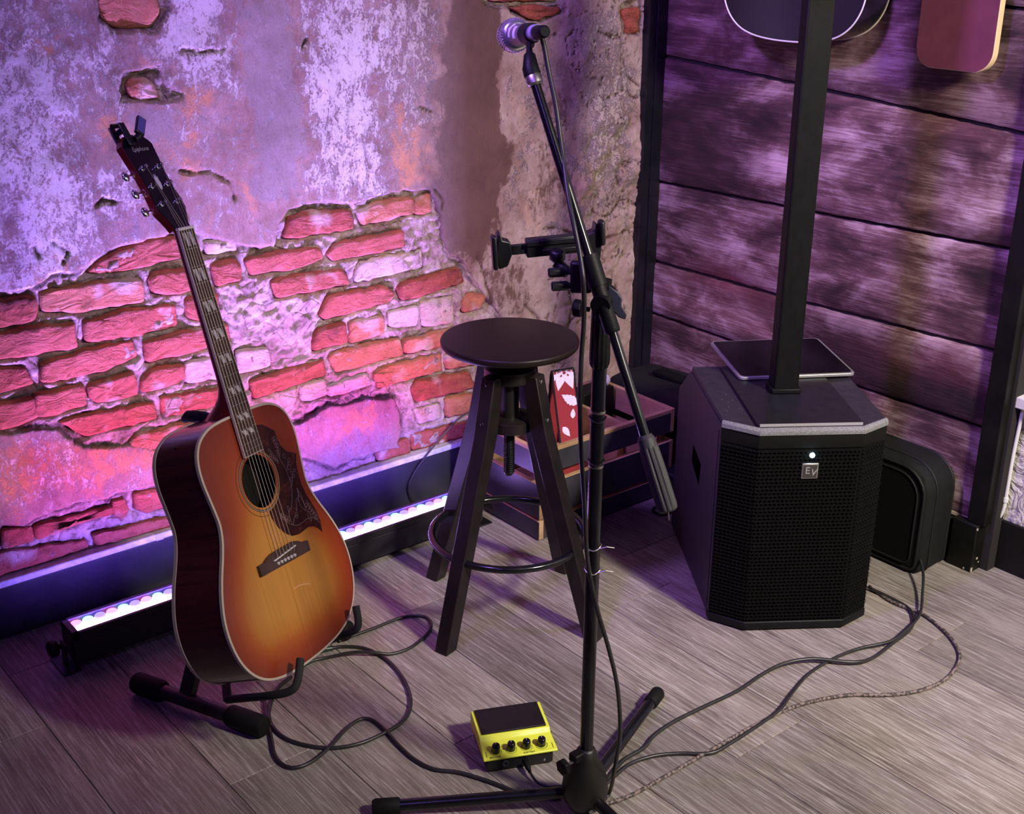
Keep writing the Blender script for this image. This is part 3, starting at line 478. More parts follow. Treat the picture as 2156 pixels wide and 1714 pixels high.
# recessed white plaster wall at the right
def swirl():
    m, nt, b = newmat('swirl_plaster'); v = coords(nt); n = noise(nt, v, 14, 4, .5, 3.5); n2 = noise(nt, v, 60, 4)
    nt.links.new(ramp(nt, [(.3, (.46, .43, .38)), (.7, (.62, .59, .53))], n2), b.inputs['Base Color']); b.inputs['Roughness'].default_value = .7
    bump(nt, b, n, 1.0, .02); return m
wr = MB().box(-1.42, 1.6, 2.715, 2.76, 0, 2.7).build('wall_right', swirl()); tag(wr, 'white swirled plaster wall right of the black post', kind='structure')
MB().box(-1.4085, 1.6, 2.705, 2.72, 0, .131).build('baseboard_right', WORN, bevel=.003)
bpy.data.objects['baseboard_right']['kind'] = 'structure'; bpy.data.objects['baseboard_right']['label'] = 'black baseboard under the white plaster wall'
sh = MB().box(-1.403, 1.6, 2.678, 2.715, .436, .464).build('trim_3', mat('white_trim', (.62, .60, .55), .5, vary=.1), bevel=.003); tag(sh, 'white dado rail on the plaster wall', kind='structure')
MB().box(-1.4085, 1.6, 2.712, 2.716, .464, 2.7).build('upper_panel', mat('grey_panel', (.36, .37, .34), .6, vary=.1), wr)

# ------------------------------------------------------------------ floor boards
def floor_mat():
    m, nt, b = newmat('grey_laminate')
    v = coords(nt, (1.2, 9, 1), jitter=True); vf = coords(nt, (5, 150, 1), jitter=True); vc = coords(nt, (1.0, 5.0, 1), jitter=True)
    big = noise(nt, coords(nt, (1, 2.5, 1), jitter=True), 4, 4, .6, .5)
    wv = nd(nt, 'ShaderNodeTexWave', wave_type='BANDS', bands_direction='Y'); nt.links.new(vc, wv.inputs['Vector'])
    wv.inputs['Scale'].default_value = 4; wv.inputs['Distortion'].default_value = 9; wv.inputs['Detail'].default_value = 4; wv.inputs['Detail Scale'].default_value = .6; wv.inputs['Detail Roughness'].default_value = .6
    g1 = noise(nt, v, 3, 8, .65, .8); g2 = noise(nt, vf, 2.2, 4, .65)
    c = ramp(nt, [(.30, (.080, .063, .054)), (.48, (.180, .152, .132)), (.68, (.29, .255, .225))], math_(nt, 'ADD', math_(nt, 'MULTIPLY', g1, .6), math_(nt, 'MULTIPLY', big, .4)))
    s = math_(nt, 'MULTIPLY', ramp(nt, [(.52, (0, 0, 0)), (.62, (1, 1, 1))], g2), .70)
    c = mixc(nt, s, c, (.47, .44, .415))
    c = mixc(nt, math_(nt, 'MULTIPLY', ramp(nt, [(.80, (0, 0, 0)), (.97, (1, 1, 1))], wv.outputs['Fac']), .30), c, (.40, .37, .34))
    c = mixc(nt, math_(nt, 'MULTIPLY', ramp(nt, [(.58, (0, 0, 0)), (.75, (1, 1, 1))], noise(nt, vf, 1.1, 3)), .5), c, (.06, .045, .038))
    oi = nd(nt, 'ShaderNodeObjectInfo')
    c = mixc(nt, 1.0, c, ramp(nt, [(0, (.80, .79, .80)), (1, (1.18, 1.17, 1.15))], oi.outputs['Random']), 'MULTIPLY')
    nt.links.new(c, b.inputs['Base Color']); b.inputs['Roughness'].default_value = .46
    b.inputs['Specular IOR Level'].default_value = .4
    bump(nt, b, math_(nt, 'ADD', math_(nt, 'MULTIPLY', g2, -.7), g1), .35, .0012); return m
FLM = floor_mat()
fl = MB().box(-2.68, 1.6, -1.5, 2.76, -.03, -.007).build('floor', mat('floor_gap', (.012, .01, .008), .9)); tag(fl, 'grey oak laminate floor', kind='structure')
seams = [-1.5, -1.38, -1.18, -.98, -.78, -.58, -.38, -.182, .018, .218, .418, .617, .817, 1.020, 1.219, 1.425, 1.622, 1.818, 2.016, 2.222, 2.413, 2.615, 2.74]
butt = {11: -1.831+.4, 12: -1.831, 14: -1.668, 15: -2.139, 16: -1.291, 19: -1.296, 13: -2.30, 17: -1.85, 18: -2.02, 20: -1.75}
butt[11] = -2.45
for k in range(len(seams)-1):
    if k in (11,): x0 = -2.2
    x0 = butt.get(k, rng.uniform(-2.6, -1.4))
    while x0 > -2.68: x0 -= 1.285
    x = x0
    while x < 1.6:
        a, b_ = max(x, -2.66), min(x+1.285, 1.6)
        if b_-a > .02:
            g = .0007
            MB().box(a+g, b_-g, seams[k]+g, seams[k+1]-g, -.0068, 0).build('floor_board', FLM, fl, bevel=.0007, seg=1)
        x += 1.285
# ------------------------------------------------------------------ acoustic guitar
GR = Matrix(((-0.444534, -0.833637, -0.327778), (0.891699, -0.446639, -0.073391), (-0.085217, -0.324904, 0.9419)))
GB = Vector((-1.8521, 1.0206, 0.1846)); GL = .845
gt = thing('acoustic_guitar', 'sunburst acoustic guitar standing on the floor stand by the brick wall', 'guitar', GB, GR)
def G(u, v, w): return (u, -w, GL-v)
half = [(0, .349), (.046, .349), (.089, .353), (.120, .366), (.138, .385), (.147, .41), (.1485, .44), (.145, .47), (.141, .50), (.1395, .525), (.146, .552), (.159, .58), (.174, .607), (.188, .637), (.199, .67), (.2035, .703), (.201, .737), (.191, .77), (.171, .80), (.141, .823), (.10, .837), (.05, .8435), (0, .845)]
out = half + [(-a, b) for a, b in half[-2:0:-1]]
OUT = [(a, b) for a, b, _ in catmull(out, 4, closed=True)]
NO = len(OUT)
def depth_at(v): return -(.100+.022*max(0, min(1, (v-.349)/.496)))
# sides
SIDE = mat('mahogany_side_dark_red', (.040, .008, .010), .16, vary=.4, vscale=9, coat=.6)
m, nt, b = newmat('mahogany_side_dark_red_grain'); v = coords(nt, (1, 1, 1))
nt.links.new(ramp(nt, [(.3, (.030, .006, .007)), (.6, (.075, .014, .014))], noise(nt, coords(nt, (3, 3, 30)), 3, 6, .6, .5)), b.inputs['Base Color'])
b.inputs['Roughness'].default_value = .2; b.inputs['Coat Weight'].default_value = .5; SIDE = m
BIND = mat('cream_binding', (.50, .42, .33), .4, vary=.08)
mb = MB(); mb.ring_loft([[G(a, b_, -.004) for a, b_ in OUT], [G(a, b_, depth_at(b_)+.004) for a, b_ in OUT]], cap=False); mb.build('sides', SIDE, gt, smooth='all')
mb = MB(); k = .985; mb.ring_loft([[G(a, b_, depth_at(b_)) for a, b_ in OUT], [G(a*k, .6+(b_-.6)*k, depth_at(b_)-.003) for a, b_ in OUT], [G(a*.5, .6+(b_-.6)*.5, depth_at(b_)-.009) for a, b_ in OUT], [G(a*.02, .6+(b_-.6)*.02, depth_at(b_)-.012) for a, b_ in OUT]]); mb.build('back', SIDE, gt, smooth='all')
def bind_ring(name, w0, w1):
    rings = []
    for (k, w) in ((-.0008, w1), (.0010, w1+.0004), (.0010, w0-.0004), (-.0035, w0), ):
        r = []
        for i, (a, b_) in enumerate(OUT):
            p, n = OUT[i-1], OUT[(i+1) % NO]; t = Vector((n[0]-p[0], n[1]-p[1])).normalized(); nx, ny = t.y, -t.x
            if nx*a+ny*(b_-.6) < 0: nx, ny = -nx, -ny
            ww = w if w > -.05 else depth_at(b_)+(w+.1)
            r.append(G(a+nx*k, b_+ny*k, ww))
        rings.append(r)
    mb = MB(); mb.ring_loft(rings, cap=False, closed=True); return mb.build(name, BIND, gt, smooth=True, angle=50)
bind_ring('top_binding', .0012, -.0055)
bind_ring('back_binding', -.1-.0005+.004, -.1-.0045)
# top with sunburst (an attribute of distance to the rim colours the finish)
HC = (0.002, .484); HR = .0505
def hole_pt(i):
    a, b_ = OUT[i]; ang = math.atan2(b_-HC[1], a-HC[0]); return (HC[0]+HR*math.cos(ang), HC[1]+HR*math.sin(ang))
# sort start so that rim and hole run the same way
NR = 26; vs = []; col = []
O2 = np.array(OUT)
for k in range(NR+1):
    t = k/NR
    for i in range(NO):
        h = hole_pt(i); a, b_ = OUT[i]; x = h[0]+(a-h[0])*t; y = h[1]+(b_-h[1])*t
        vs.append(G(x, y, 0)); col.append(float(np.min(np.hypot(O2[:, 0]-x, O2[:, 1]-y))))
fs = [(k*NO+i, k*NO+(i+1) % NO, (k+1)*NO+(i+1) % NO, (k+1)*NO+i) for k in range(NR) for i in range(NO)]
m, nt, b = newmat('sunburst_spruce_top')
at = nd(nt, 'ShaderNodeVertexColor', layer_name='rim'); v = coords(nt, (1, 1, 1)); sp = nd(nt, 'ShaderNodeSeparateColor'); nt.links.new(at.outputs[0], sp.inputs[0])
grain = noise(nt, coords(nt, (260, 1, 3)), 1.2, 3, .6); cloud = noise(nt, coords(nt, (5, 1, 2)), 2.5, 3)
f = math_(nt, 'ADD', sp.outputs[0], math_(nt, 'MULTIPLY', math_(nt, 'SUBTRACT', cloud, .5), .14))
c = ramp(nt, [(.02, (.20, .026, .010)), (.26, (.30, .045, .011)), (.48, (.40, .095, .015)), (.66, (.48, .175, .028)), (.95, (.53, .23, .045))], f)
c = mixc(nt, 1.0, c, ramp(nt, [(.3, (.90, .88, .85)), (.7, (1.06, 1.06, 1.06))], grain), 'MULTIPLY')
nt.links.new(c, b.inputs['Base Color']); b.inputs['Roughness'].default_value = .33; b.inputs['Coat Weight'].default_value = .35; b.inputs['Coat Roughness'].default_value = .12
mb = MB().add(vs, fs); tp = mb.build('top', m, gt, smooth='all')
a = tp.data.color_attributes.new('rim', 'FLOAT_COLOR', 'POINT')
# rim distance, weaker burst in the waist/upper bout where the red reaches further in
cc = []
for p, dd in zip(vs, col):
    vv = GL-p[2]; up = max(0, min(1, (.60-vv)/.16)); q = max(0, min(1, dd/.112))*(1-.66*up); cc += [q, q, q, 1]
a.data.foreach_set('color', cc)
MB().ring_loft([[G(*hole_pt(i), .0002) for i in range(NO)], [G(*hole_pt(i), -.0035) for i in range(NO)]], cap=False).build('soundhole_edge', mat('hole_edge_wood', (.42, .20, .07), .5), gt, smooth='all')
MB().box(-.13, .13, .05, .055, GL-.62, GL-.37).build('inside_label_board', mat('guitar_inside', (.004, .002, .002), .9), gt)
# rosette rings
def ringflat(r0, r1, w, name, mt, a0=0, a1=360):
    n = 64; mb = MB(); R = []
    for i in range(n+1):
        a = math.radians(a0+(a1-a0)*i/n)
        R.append([G(HC[0]+r*math.cos(a), HC[1]+r*math.sin(a), ww) for r, ww in ((r0, 0), (r0, w), (r1, w), (r1, 0))])
    mb.ring_loft(R, cap=True); return mb.build(name, mt, gt)
RD = mat('rosette_dark', (.05, .03, .02), .4); RL = mat('rosette_light', (.55, .42, .25), .4)
ringflat(.0545, .0560, .0004, 'rosette_ring', RD); ringflat(.0560, .0580, .0005, 'rosette_ring', mat('rosette_grey', (.22, .19, .15), .4)); ringflat(.0580, .0590, .0004, 'rosette_ring', RD); ringflat(.0668, .0678, .0004, 'rosette_ring', RD)
# pickguard with engraved flowers and bird
pg = [(.030, .382), (.055, .387), (.072, .398), (.087, .409), (.087, .425), (.092, .441), (.104, .456), (.131, .468), (.122, .484), (.119, .505), (.119, .530), (.124, .552), (.133, .572), (.140, .592), (.1435, .612), (.1395, .636), (.130, .624), (.117, .616), (.103, .612), (.088, .613), (.068, .6145), (.048, .611), (.030, .600), (.015, .583), (.004, .560), (.003, .545)]
arc = [(HC[0]+.0605*math.cos(math.radians(t)), HC[1]+.0605*math.sin(math.radians(t))) for t in range(84, -62, -7)]
pgp = pg + arc
m, nt, b = newmat('tortoise_pickguard'); b.inputs['Roughness'].default_value = .25
nt.links.new(ramp(nt, [(.42, (.026, .007, .007)), (.62, (.060, .013, .010)), (.72, (.13, .035, .02))], noise(nt, coords(nt), 38, 4, .6, 1)), b.inputs['Base Color'])
def flatpoly(poly, w0, w1, name, mt, parent=gt):
    # triangulated by bmesh so that concave outlines fill properly
    bm = bmesh.new(); V = [bm.verts.new(G(a_, b__, w1)) for a_, b__ in poly]; f_ = bm.faces.new(V); 
    r = bmesh.ops.extrude_face_region(bm, geom=[f_]); d_ = Vector((0, w1-w0, 0))
    for e in r['geom']:
        if isinstance(e, bmesh.types.BMVert): e.co += d_
    bmesh.ops.recalc_face_normals(bm, faces=bm.faces); bmesh.ops.triangulate(bm, faces=[q for q in bm.faces if len(q.verts) > 4])
    me = bpy.data.meshes.new(name); bm.to_mesh(me); bm.free(); me.materials.append(mt); o = bpy.data.objects.new(name, me); C.objects.link(o); o.parent = parent; return o
pk = flatpoly(pgp, .0002, .0016, 'pickguard', m)
ENG = mat('engraved_line', (.24, .16, .15), .5)
mb = MB()
def stem_(pts, r=.00045):
    mb.tube([G(a_, b__, .0017) for a_, b__, _ in catmull(pts, 5)], r, 5)
def leaf(x, y, ang, L, wd=.35):
    p = []; 
    for t in np.linspace(0, 1, 7): p.append((t*L, math.sin(PI*t)*L*wd))
    for t in np.linspace(1, 0, 7)[1:-1]: p.append((t*L, -math.sin(PI*t)*L*wd))
    ca, sa = math.cos(math.radians(ang)), math.sin(math.radians(ang))
    q = [(x+a_*ca-b__*sa, y+a_*sa+b__*ca) for a_, b__ in p]
    mb.tube([G(a_, b__, .0017) for a_, b__ in q], .00035, 4, closed=True)
stem_([(.076, .418), (.079, .44), (.077, .462), (.083, .480), (.087, .50), (.0865, .52), (.080, .54), (.070, .556), (.058, .566)])
for i, (x, y) in enumerate([(.079, .440), (.078, .432), (.077, .425), (.0785, .450), (.078, .458)]):
    leaf(x, y, -40-10*i, .009); leaf(x, y, -130-5*i, .008)
for i in range(5): leaf(.070-.004*i, .463-.005*i, -150+14*i, .008); leaf(.072-.004*i, .465-.004*i, 150+10*i, .007)
stem_([(.085, .491), (.093, .484), (.098, .476)]); leaf(.098, .476, -30, .010); leaf(.098, .478, 30, .010); leaf(.093, .468, -100, .012); leaf(.091, .482, 40, .014)
stem_([(.0868, .523), (.095, .512), (.1, .502)])
for i in range(4): leaf(.095+.003*i, .513-.005*i, -120+50*(i % 2)*2, .009); 
# bird
stem_([(.082, .566), (.086, .560), (.087, .553), (.091, .549), (.095, .551), (.096, .556), (.096, .563), (.100, .572), (.107, .579), (.113, .583)])
stem_([(.093, .556), (.100, .542), (.101, .530), (.105, .541), (.108, .555), (.111, .575)]); stem_([(.101, .545), (.107, .56), (.109, .578)]); stem_([(.098, .550), (.103, .536)]); stem_([(.113, .583), (.118, .594), (.116, .604), (.111, .598), (.110, .586)])
stem_([(.082, .566), (.080, .572)], .0007)
stem_([(.030, .560), (.037, .573), (.049, .587), (.066, .596), (.084, .598), (.100, .596), (.117, .598), (.131, .605), (.139, .617)])
for i in range(5): leaf(.033+.004*i, .566+.004*i, -120+12*i, .010); leaf(.034+.004*i, .566+.004*i, 170+8*i, .008)
stem_([(.055, .590), (.054, .575), (.057, .562)]); stem_([(.058, .592), (.066, .582), (.073, .578)]); leaf(.073, .578, -20, .008, .5); leaf(.073, .578, 40, .008, .5); leaf(.057, .562, -80, .009)
for i in range(6): leaf(.134-.003*i, .607-.007*i, -60-6*i, .009); leaf(.134-.003*i, .607-.007*i, -140-4*i, .010)
mb.build('engraving', ENG, pk)
# bridge, saddle, pins
BRI = mat('rosewood_bridge', (.055, .028, .024), .42, vary=.35, vscale=30, bmp=.2, bscale=300)
br = flatpoly([(-.0785, .6255), (-.0785, .6465), (.0795, .6535), (.0805, .6325), (.062, .6295), (.050, .6225), (.037, .6185), (0, .6175), (-.034, .6175), (-.047, .6205), (-.060, .6255)], .0, .0078, 'bridge', BRI)
bv = br.modifiers.new('bevel', 'BEVEL'); bv.width = .0012; bv.segments = 2; bv.limit_method = 'ANGLE'
WHT = mat('bone_white', (.62, .58, .54), .35)
MB().box(-.037, .037, -.0112, -.006, -.0013, .0013, M=Matrix.Translation((0, 0, GL-.6295)) @ Matrix.Rotation(-math.radians(3.4), 4, 'Y')).build('saddle', WHT, br, bevel=.0008)
for i in range(6):
    x = -.026+.0104*i; y = .6400+.0007*i
    MB().lathe([(.007, .0030), (.0095, .0034), (.0112, .0028), (.0118, .0008)], (x, 0, GL-y), (0, -1, 0), 14).build('bridge_pin', WHT, br, smooth=True)
    MB().lathe([(.0117, .0012), (.0121, .0010)], (x, 0, GL-y), (0, -1, 0), 8).build('pin_dot', RD, br)
# neck and fretboard
NECK = mat('neck_cherry', (.16, .016, .014), .25, vary=.3, vscale=12, coat=.5)
def hw(v): return .0215+(.0285-.0215)*v/.431
rings = []
for v_ in np.linspace(-.004, .352, 20):
    w_ = hw(max(v_, 0)); heel = max(0, (v_-.285)/.067); dp = .0165+.004*v_/.35+.072*heel**2.0; nar = 1-.25*heel
    rings.append([G(w_*math.cos(t)*(1 if math.sin(t) > -.3 or heel == 0 else nar), v_, .0042-dp*abs(math.sin(t))**(.9 if heel < .1 else .75)) for t in np.linspace(0, PI, 15)])
MB().ring_loft(rings).build('neck', NECK, gt, smooth=True, angle=50)
FB = mat('rosewood_fretboard', (.050, .024, .018), .45, vary=.35, vscale=25, bmp=.15, bscale=400)
fb = MB().prism([(-hw(0)+.0018, GL), (-hw(.431)+.0018, GL-.429), (hw(.431)-.0018, GL-.429), (hw(0)-.0018, GL)], -.0042, -.0100, 'y').build('fretboard', FB, gt)
fbb = MB().prism([(-hw(0), GL), (-hw(.431), GL-.4315), (hw(.431), GL-.4315), (hw(0), GL)], -.0036, -.0096, 'y').build('fretboard_binding', BIND, fb, bevel=.0006)
SC = .629
def fret(n): return SC*(1-2**(-n/12))
for n in range(1, 21):
    v_ = fret(n); MB().tube([G(-hw(v_)+.0004, v_, .0100), G(0, v_, .0104), G(hw(v_)-.0004, v_, .0100)], .00065, 6).build('fret', STEEL, fb)
PEARL = mat('pearl_inlay', (.42, .39, .38), .25, vary=.35, vscale=160)
for n in (1, 3, 5, 7, 9, 12, 15, 17):
    a_, b__ = fret(n-1), fret(n); L = b__-a_; c0 = (a_+b__)/2; h_ = L*.36; w_ = hw(c0)*.70
    for s_ in (-1, 1):
        x = s_*w_*.48
        MB().prism([(x-w_*.36-.0022, GL-c0+h_), (x-w_*.30+.0030, GL-c0-h_), (x+w_*.36+.0022, GL-c0-h_), (x+w_*.30-.0030, GL-c0+h_)][::-1], -.0099, -.01035, 'y').build('inlay', PEARL, fb)
MB().box(-.0222, .0222, -.0118, -.004, GL-.0005, GL+.0050).build('nut', WHT, gt, bevel=.0008)
# headstock (tilted back)
HT = math.radians(15); ca, sa = math.cos(HT), math.sin(HT)
HM = Matrix.Translation(G(0, -.004, .003)) @ Matrix.Rotation(-HT, 4, 'X')
HM = Matrix.Translation(G(0, -.004, .003)) @ Matrix(((1, 0, 0, 0), (0, ca, sa, 0), (0, -sa, ca, 0), (0, 0, 0, 1)))
hl = [(-.0215, 0), (.0215, 0), (.0240, .010), (.0300, .024), (.0375, .038), (.0375, .052), (.0345, .080), (.0345, .110), (.0375, .145), (.0400, .172), (.0340, .180), (.0230, .190), (.012, .184), (0, .193), (-.012, .184), (-.0230, .190), (-.0340, .180), (-.0400, .172), (-.0375, .145), (-.0345, .110), (-.0345, .080), (-.0375, .052), (-.0375, .038), (-.0300, .024), (-.0240, .010)]
def hprism(poly, y0, y1, name, mt, parent, bevel=0):
    bm = bmesh.new(); V = [bm.verts.new(HM @ Vector((a_, -y1, b__))) for a_, b__ in poly]; f_ = bm.faces.new(V); r = bmesh.ops.extrude_face_region(bm, geom=[f_])
    d_ = (HM.to_3x3() @ Vector((0, y1-y0, 0)))
    for e in r['geom']:
        if isinstance(e, bmesh.types.BMVert): e.co += d_
    bmesh.ops.recalc_face_normals(bm, faces=bm.faces); bmesh.ops.triangulate(bm, faces=[q for q in bm.faces if len(q.verts) > 4])
    me = bpy.data.meshes.new(name); bm.to_mesh(me); bm.free(); me.materials.append(mt); o = bpy.data.objects.new(name, me); C.objects.link(o); o.parent = parent; return o
hs = hprism(hl, -.016, -.0015, 'headstock', NECK, gt)
HB = mat('headstock_black_gloss', (.006, .006, .008), .12, coat=.5)
hprism([(a_*.985, .0015+b__*.985) for a_, b__ in hl], -.0016, .0005, 'headstock_face', HB, hs)
crown = [(0, .078), (.0045, .084), (.0062, .092), (.0050, .099), (.0060, .106), (.0030, .102), (.0022, .111), (0, .104), (-.0022, .111), (-.0030, .102), (-.0060, .106), (-.0050, .099), (-.0062, .092), (-.0045, .084)]
hprism(crown, .0004, .0010, 'crown_inlay', mat('pearl_crown', (.5, .48, .48), .25), hs)
tx = bpy.data.curves.new('logo', 'FONT'); tx.body = 'Epiphone'; tx.size = .0125; tx.align_x = 'CENTER'; tx.shear = .25; tx.extrude = .0002; tx.offset = -.0001; tx.space_character = .95
to = text_mesh('logo', tx); to.parent = hs; to.matrix_local = HM @ Matrix.Translation((0, -.0012, .158)) @ Matrix.Rotation(PI/2, 4, 'X'); to.data.materials.append(PEARL)
posts = []
for s_ in (-1, 1):
    for k, z in enumerate((.052, .088, .124)):
        x = s_*.0215; o_ = HM @ Vector((x, 0, z)); ax = HM.to_3x3() @ Vector((0, -1, 0)); posts.append((s_, k, HM @ Vector((x, -.011, z))))
        tn = MB().lathe([(-.001, .0058), (.0018, .0056), (.0024, .0036), (.008, .0030), (.0092, .0036), (.0125, .0034), (.0130, .0015)], o_, ax, 16).build('tuner_post', CHROME, hs, smooth=True)
        # sealed housing behind and button out of the side
        b0 = HM @ Vector((x*1.02, .019, z)); MB().lathe([(-.004, .0075), (.002, .0082), (.006, .0070), (.0078, .003)], b0, -ax, 16).build('tuner_housing', CHROME, tn, smooth=True)
        sd_ = HM.to_3x3() @ Vector((s_, 0, 0)); q0 = HM @ Vector((s_*.0300, .0215, z-.002))
        MB().lathe([(0, .0030), (.008, .0028), (.011, .0022)], q0, sd_, 10).build('button_shaft', CHROME, tn, smooth=True)
        q1 = q0+sd_*.016; mbb = MB(); zz_ = HM.to_3x3() @ Vector((0, 0, 1)); 
        rings = []
        for t in np.linspace(0, PI, 9):
            rr_ = math.sin(t)*.0105+.0003; cc_ = q1 + sd_*(-.0078*math.cos(t))
            rings.append([tuple(cc_ + zz_*rr_*math.cos(a_)*.95 + ax*rr_*.42*math.sin(a_)) for a_ in np.linspace(0, 2*PI, 15)[:-1]])
        mbb.ring_loft(rings); mbb.build('tuner_button', CHROME, tn, smooth='all')
# strings
STR = mat('string_bronze', (.62, .52, .44), .35, .9)
for i in range(6):
    nx = -.0175+.007*i; sx = -.0265+.0106*i; vs_ = .629+.0012*(i-2.5)
    order = {0: (-1, 0), 1: (-1, 1), 2: (-1, 2), 3: (1, 2), 4: (1, 1), 5: (1, 0)}[i]; post = [p for s_, k_, p in posts if (s_, k_) == order][0]
    r = .00062 if i < 3 else .0005
    MB().tube([post, G(nx, -.003, .0120), G(nx, .0005, .0120), G(sx*.5+nx*.5, .31, .0126), G(sx, vs_, .0124), G(sx, vs_+.009, .0072)], r, 6).build('string', STR, gt)
# pick mark and centre seam on the top, strap button, output jack
MB().tube([G(.004, .704, .0003), G(.020, .7035, .0003), (G(.038, .707, .0003)), G(.056, .714, .0003)], .0009, 5).build('scratch', mat('bare_scratch', (.75, .42, .22), .5), gt)
MB().box(-.0003, .0003, -.00025, 0, .003, GL-.657).build('centre_seam', mat('seam_brown', (.30, .14, .04), .5), gt)
MB().lathe([(0, .0042), (.004, .004), (.010, .0065), (.013, .0055)], G(0, .845, -.055), (0, 0, -1), 14).build('end_pin', CHROME, gt, smooth=True)

# clip-on tuner on the headstock (an object of its own)
TK = mat('tuner_black', (.012, .012, .014), .25)
tu = thing('clip_on_tuner', 'small black clip-on tuner clamped to the guitar headstock top', 'tuner', GB, GR)
mb = MB(); cl = HM
MB().box(-.029, -.013, -.009, -.0045, .168, .214, M=cl).build('front_jaw', TK, tu, bevel=.0025)
MB().box(-.029, -.013, .0160, .0200, .168, .218, M=cl).build('rear_jaw', TK, tu, bevel=.0025)
MB().lathe([(-.011, .0045), (.011, .0045)], cl @ Vector((-.021, .006, .214)), cl.to_3x3() @ Vector((1, 0, 0)), 12).build('hinge', TK, tu, smooth=True)
MB().box(-.024, -.018, -.002, .018, .196, .206, M=cl).build('spring_block', TK, tu, bevel=.001)
MB().lathe([(0, .006), (.014, .006)], cl @ Vector((-.012, -.010, .178)), cl.to_3x3() @ Vector((.9, -.3, .3)), 12).build('ball_joint', TK, tu, smooth=True)
DM = cl @ Matrix.Translation((.014, -.016, .200)) @ Matrix.Rotation(math.radians(42), 4, 'Y')
dp = MB().box(-.0095, .0095, -.004, .004, -.022, .020, M=DM).build('display_head', TK, tu, bevel=.002)
MB().box(-.0078, .0078, -.0046, -.0038, -.019, .017, M=DM).build('display_screen', mat('display_screen_violet', (.10, .09, .26), .18, coat=.5), dp)

# ------------------------------------------------------------------ guitar stand (world coordinates)
STB = mat('stand_black_powder', (.016, .014, .016), .45, vary=.2, bmp=.3, bscale=500)
FOAM = mat('black_foam', (.014, .013, .014), .85, vary=.3, bmp=.6, bscale=700)
gs = thing('guitar_stand', 'black tubular floor stand holding the sunburst guitar', 'guitar stand', (-2.07, 1.0, 0))
def seg_(a, b_, t): return tuple(Vector(a).lerp(Vector(b_), t))
A0, A1 = (-2.222, .808, .024), (-1.921, .939, .024)
B0, B1 = (-2.113, 1.262, .024), (-1.86, 1.075, .024)
B0, B1 = (-2.118, 1.262, .0235), (-2.318, 1.137, .0235)
for a_, b__ in ((A0, A1), (B0, B1)):
    ft = MB().tube([a_, b__], .0155, 16).build('foot_tube', STB, gs, world=True, smooth=True)
    for t0, t1 in ((-.01, .22), (.74, 1.01)):
        MB().tube([seg_(a_, b__, t) for t in (t0, t0+.02, t1-.02, t1)], [.0195, .0225, .0225, .0195], 18).build('rubber_sleeve', RUB, ft, world=True, smooth=True)
apex = Vector((-2.16, 1.04, .30))
def barbox(a_, b__, wd, tk, name, side=(0, 0, 1), parent=gs, mt=STB, bevel=.002):
    a_, b__ = Vector(a_), Vector(b__); t = (b__-a_).normalized(); s_ = Vector(side); s_ = (s_-t*s_.dot(t)).normalized(); n_ = t.cross(s_)
    vs = [tuple(p+s_*i*wd/2+n_*j*tk/2) for p in (a_, b__) for i, j in ((-1, -1), (1, -1), (1, 1), (-1, 1))]
    return MB().add(vs, [(0, 1, 2, 3), (4, 5, 6, 7), (0, 1, 5, 4), (1, 2, 6, 5), (2, 3, 7, 6), (3, 0, 4, 7)]).build(name, mt, parent, world=True, bevel=bevel)
barbox((-2.100, .862, .028), (-2.135, .985, .315), .033, .018, 'upright', (1, .35, 0))
barbox((-2.19, 1.207, .028), (-2.155, 1.05, .315), .033, .018, 'upright', (1, .35, 0))
barbox((-2.145, 1.018, .26), (-2.215, 1.010, .54), .022, .022, 'neck_post', (1, 0, 0))
MB().lathe([(-.05, .016), (.05, .016)], (-2.145, 1.018, .30), (-.1, 1, 0), 16).build('hinge_barrel', STB, gs, world=True, smooth=True)
MB().tube([(-2.215, 1.010, .53), (-2.20, .985, .575), (-2.17, .965, .605), (-2.14, .952, .618)], .008, 10).build('support_arm', STB, gs, world=True, smooth=True)
MB().tube([(-2.150, .938, .608), (-2.135, .940, .618), (-2.115, .945, .622), (-2.100, .953, .624), (-2.092, .962, .624)], [.008, .0115, .012, .0115, .009], 12).build('support_pad', FOAM, gs, world=True, smooth=True)
def w3(u, v, w): return tuple(GB + GR @ Vector(G(u, v, w)))
Ltip, Lc, Lm, Lb = w3(-.071, .815, .030), w3(-.108, .860, .030), w3(-.112, .866, -.03), w3(-.085, .880, -.16)
Rtip, Rc, Rm_, Rb = w3(.137, .797, .030), w3(.126, .842, .030), w3(.130, .856, -.03), w3(.08, .885, -.16)
MB().tube(catmull([Ltip, seg_(Ltip, Lc, .75), seg_(Lc, Lm, .25), Lm, seg_(Lm, Lb, .5), Lb], 5), .0078, 12).build('cradle_arm', FOAM, gs, world=True, smooth=True)
MB().tube(catmull([Rtip, seg_(Rtip, Rc, .75), seg_(Rc, Rm_, .25), Rm_, seg_(Rm_, Rb, .5), Rb], 5), .0078, 12).build('cradle_arm', FOAM, gs, world=True, smooth=True)
MB().tube([Lb, (-2.09, .945, .17), (-2.105, .985, .20)], .009, 10).build('arm_bracket', STB, gs, world=True, smooth=True)
MB().tube([Rb, (-2.12, 1.10, .19), (-2.12, 1.06, .20)], .009, 10).build('arm_bracket', STB, gs, world=True, smooth=True)
MB().tube([(-2.105, .980, .20), (-2.13, 1.02, .205), (-2.12, 1.06, .20)], .010, 10).build('arm_bracket', STB, gs, world=True, smooth=True)
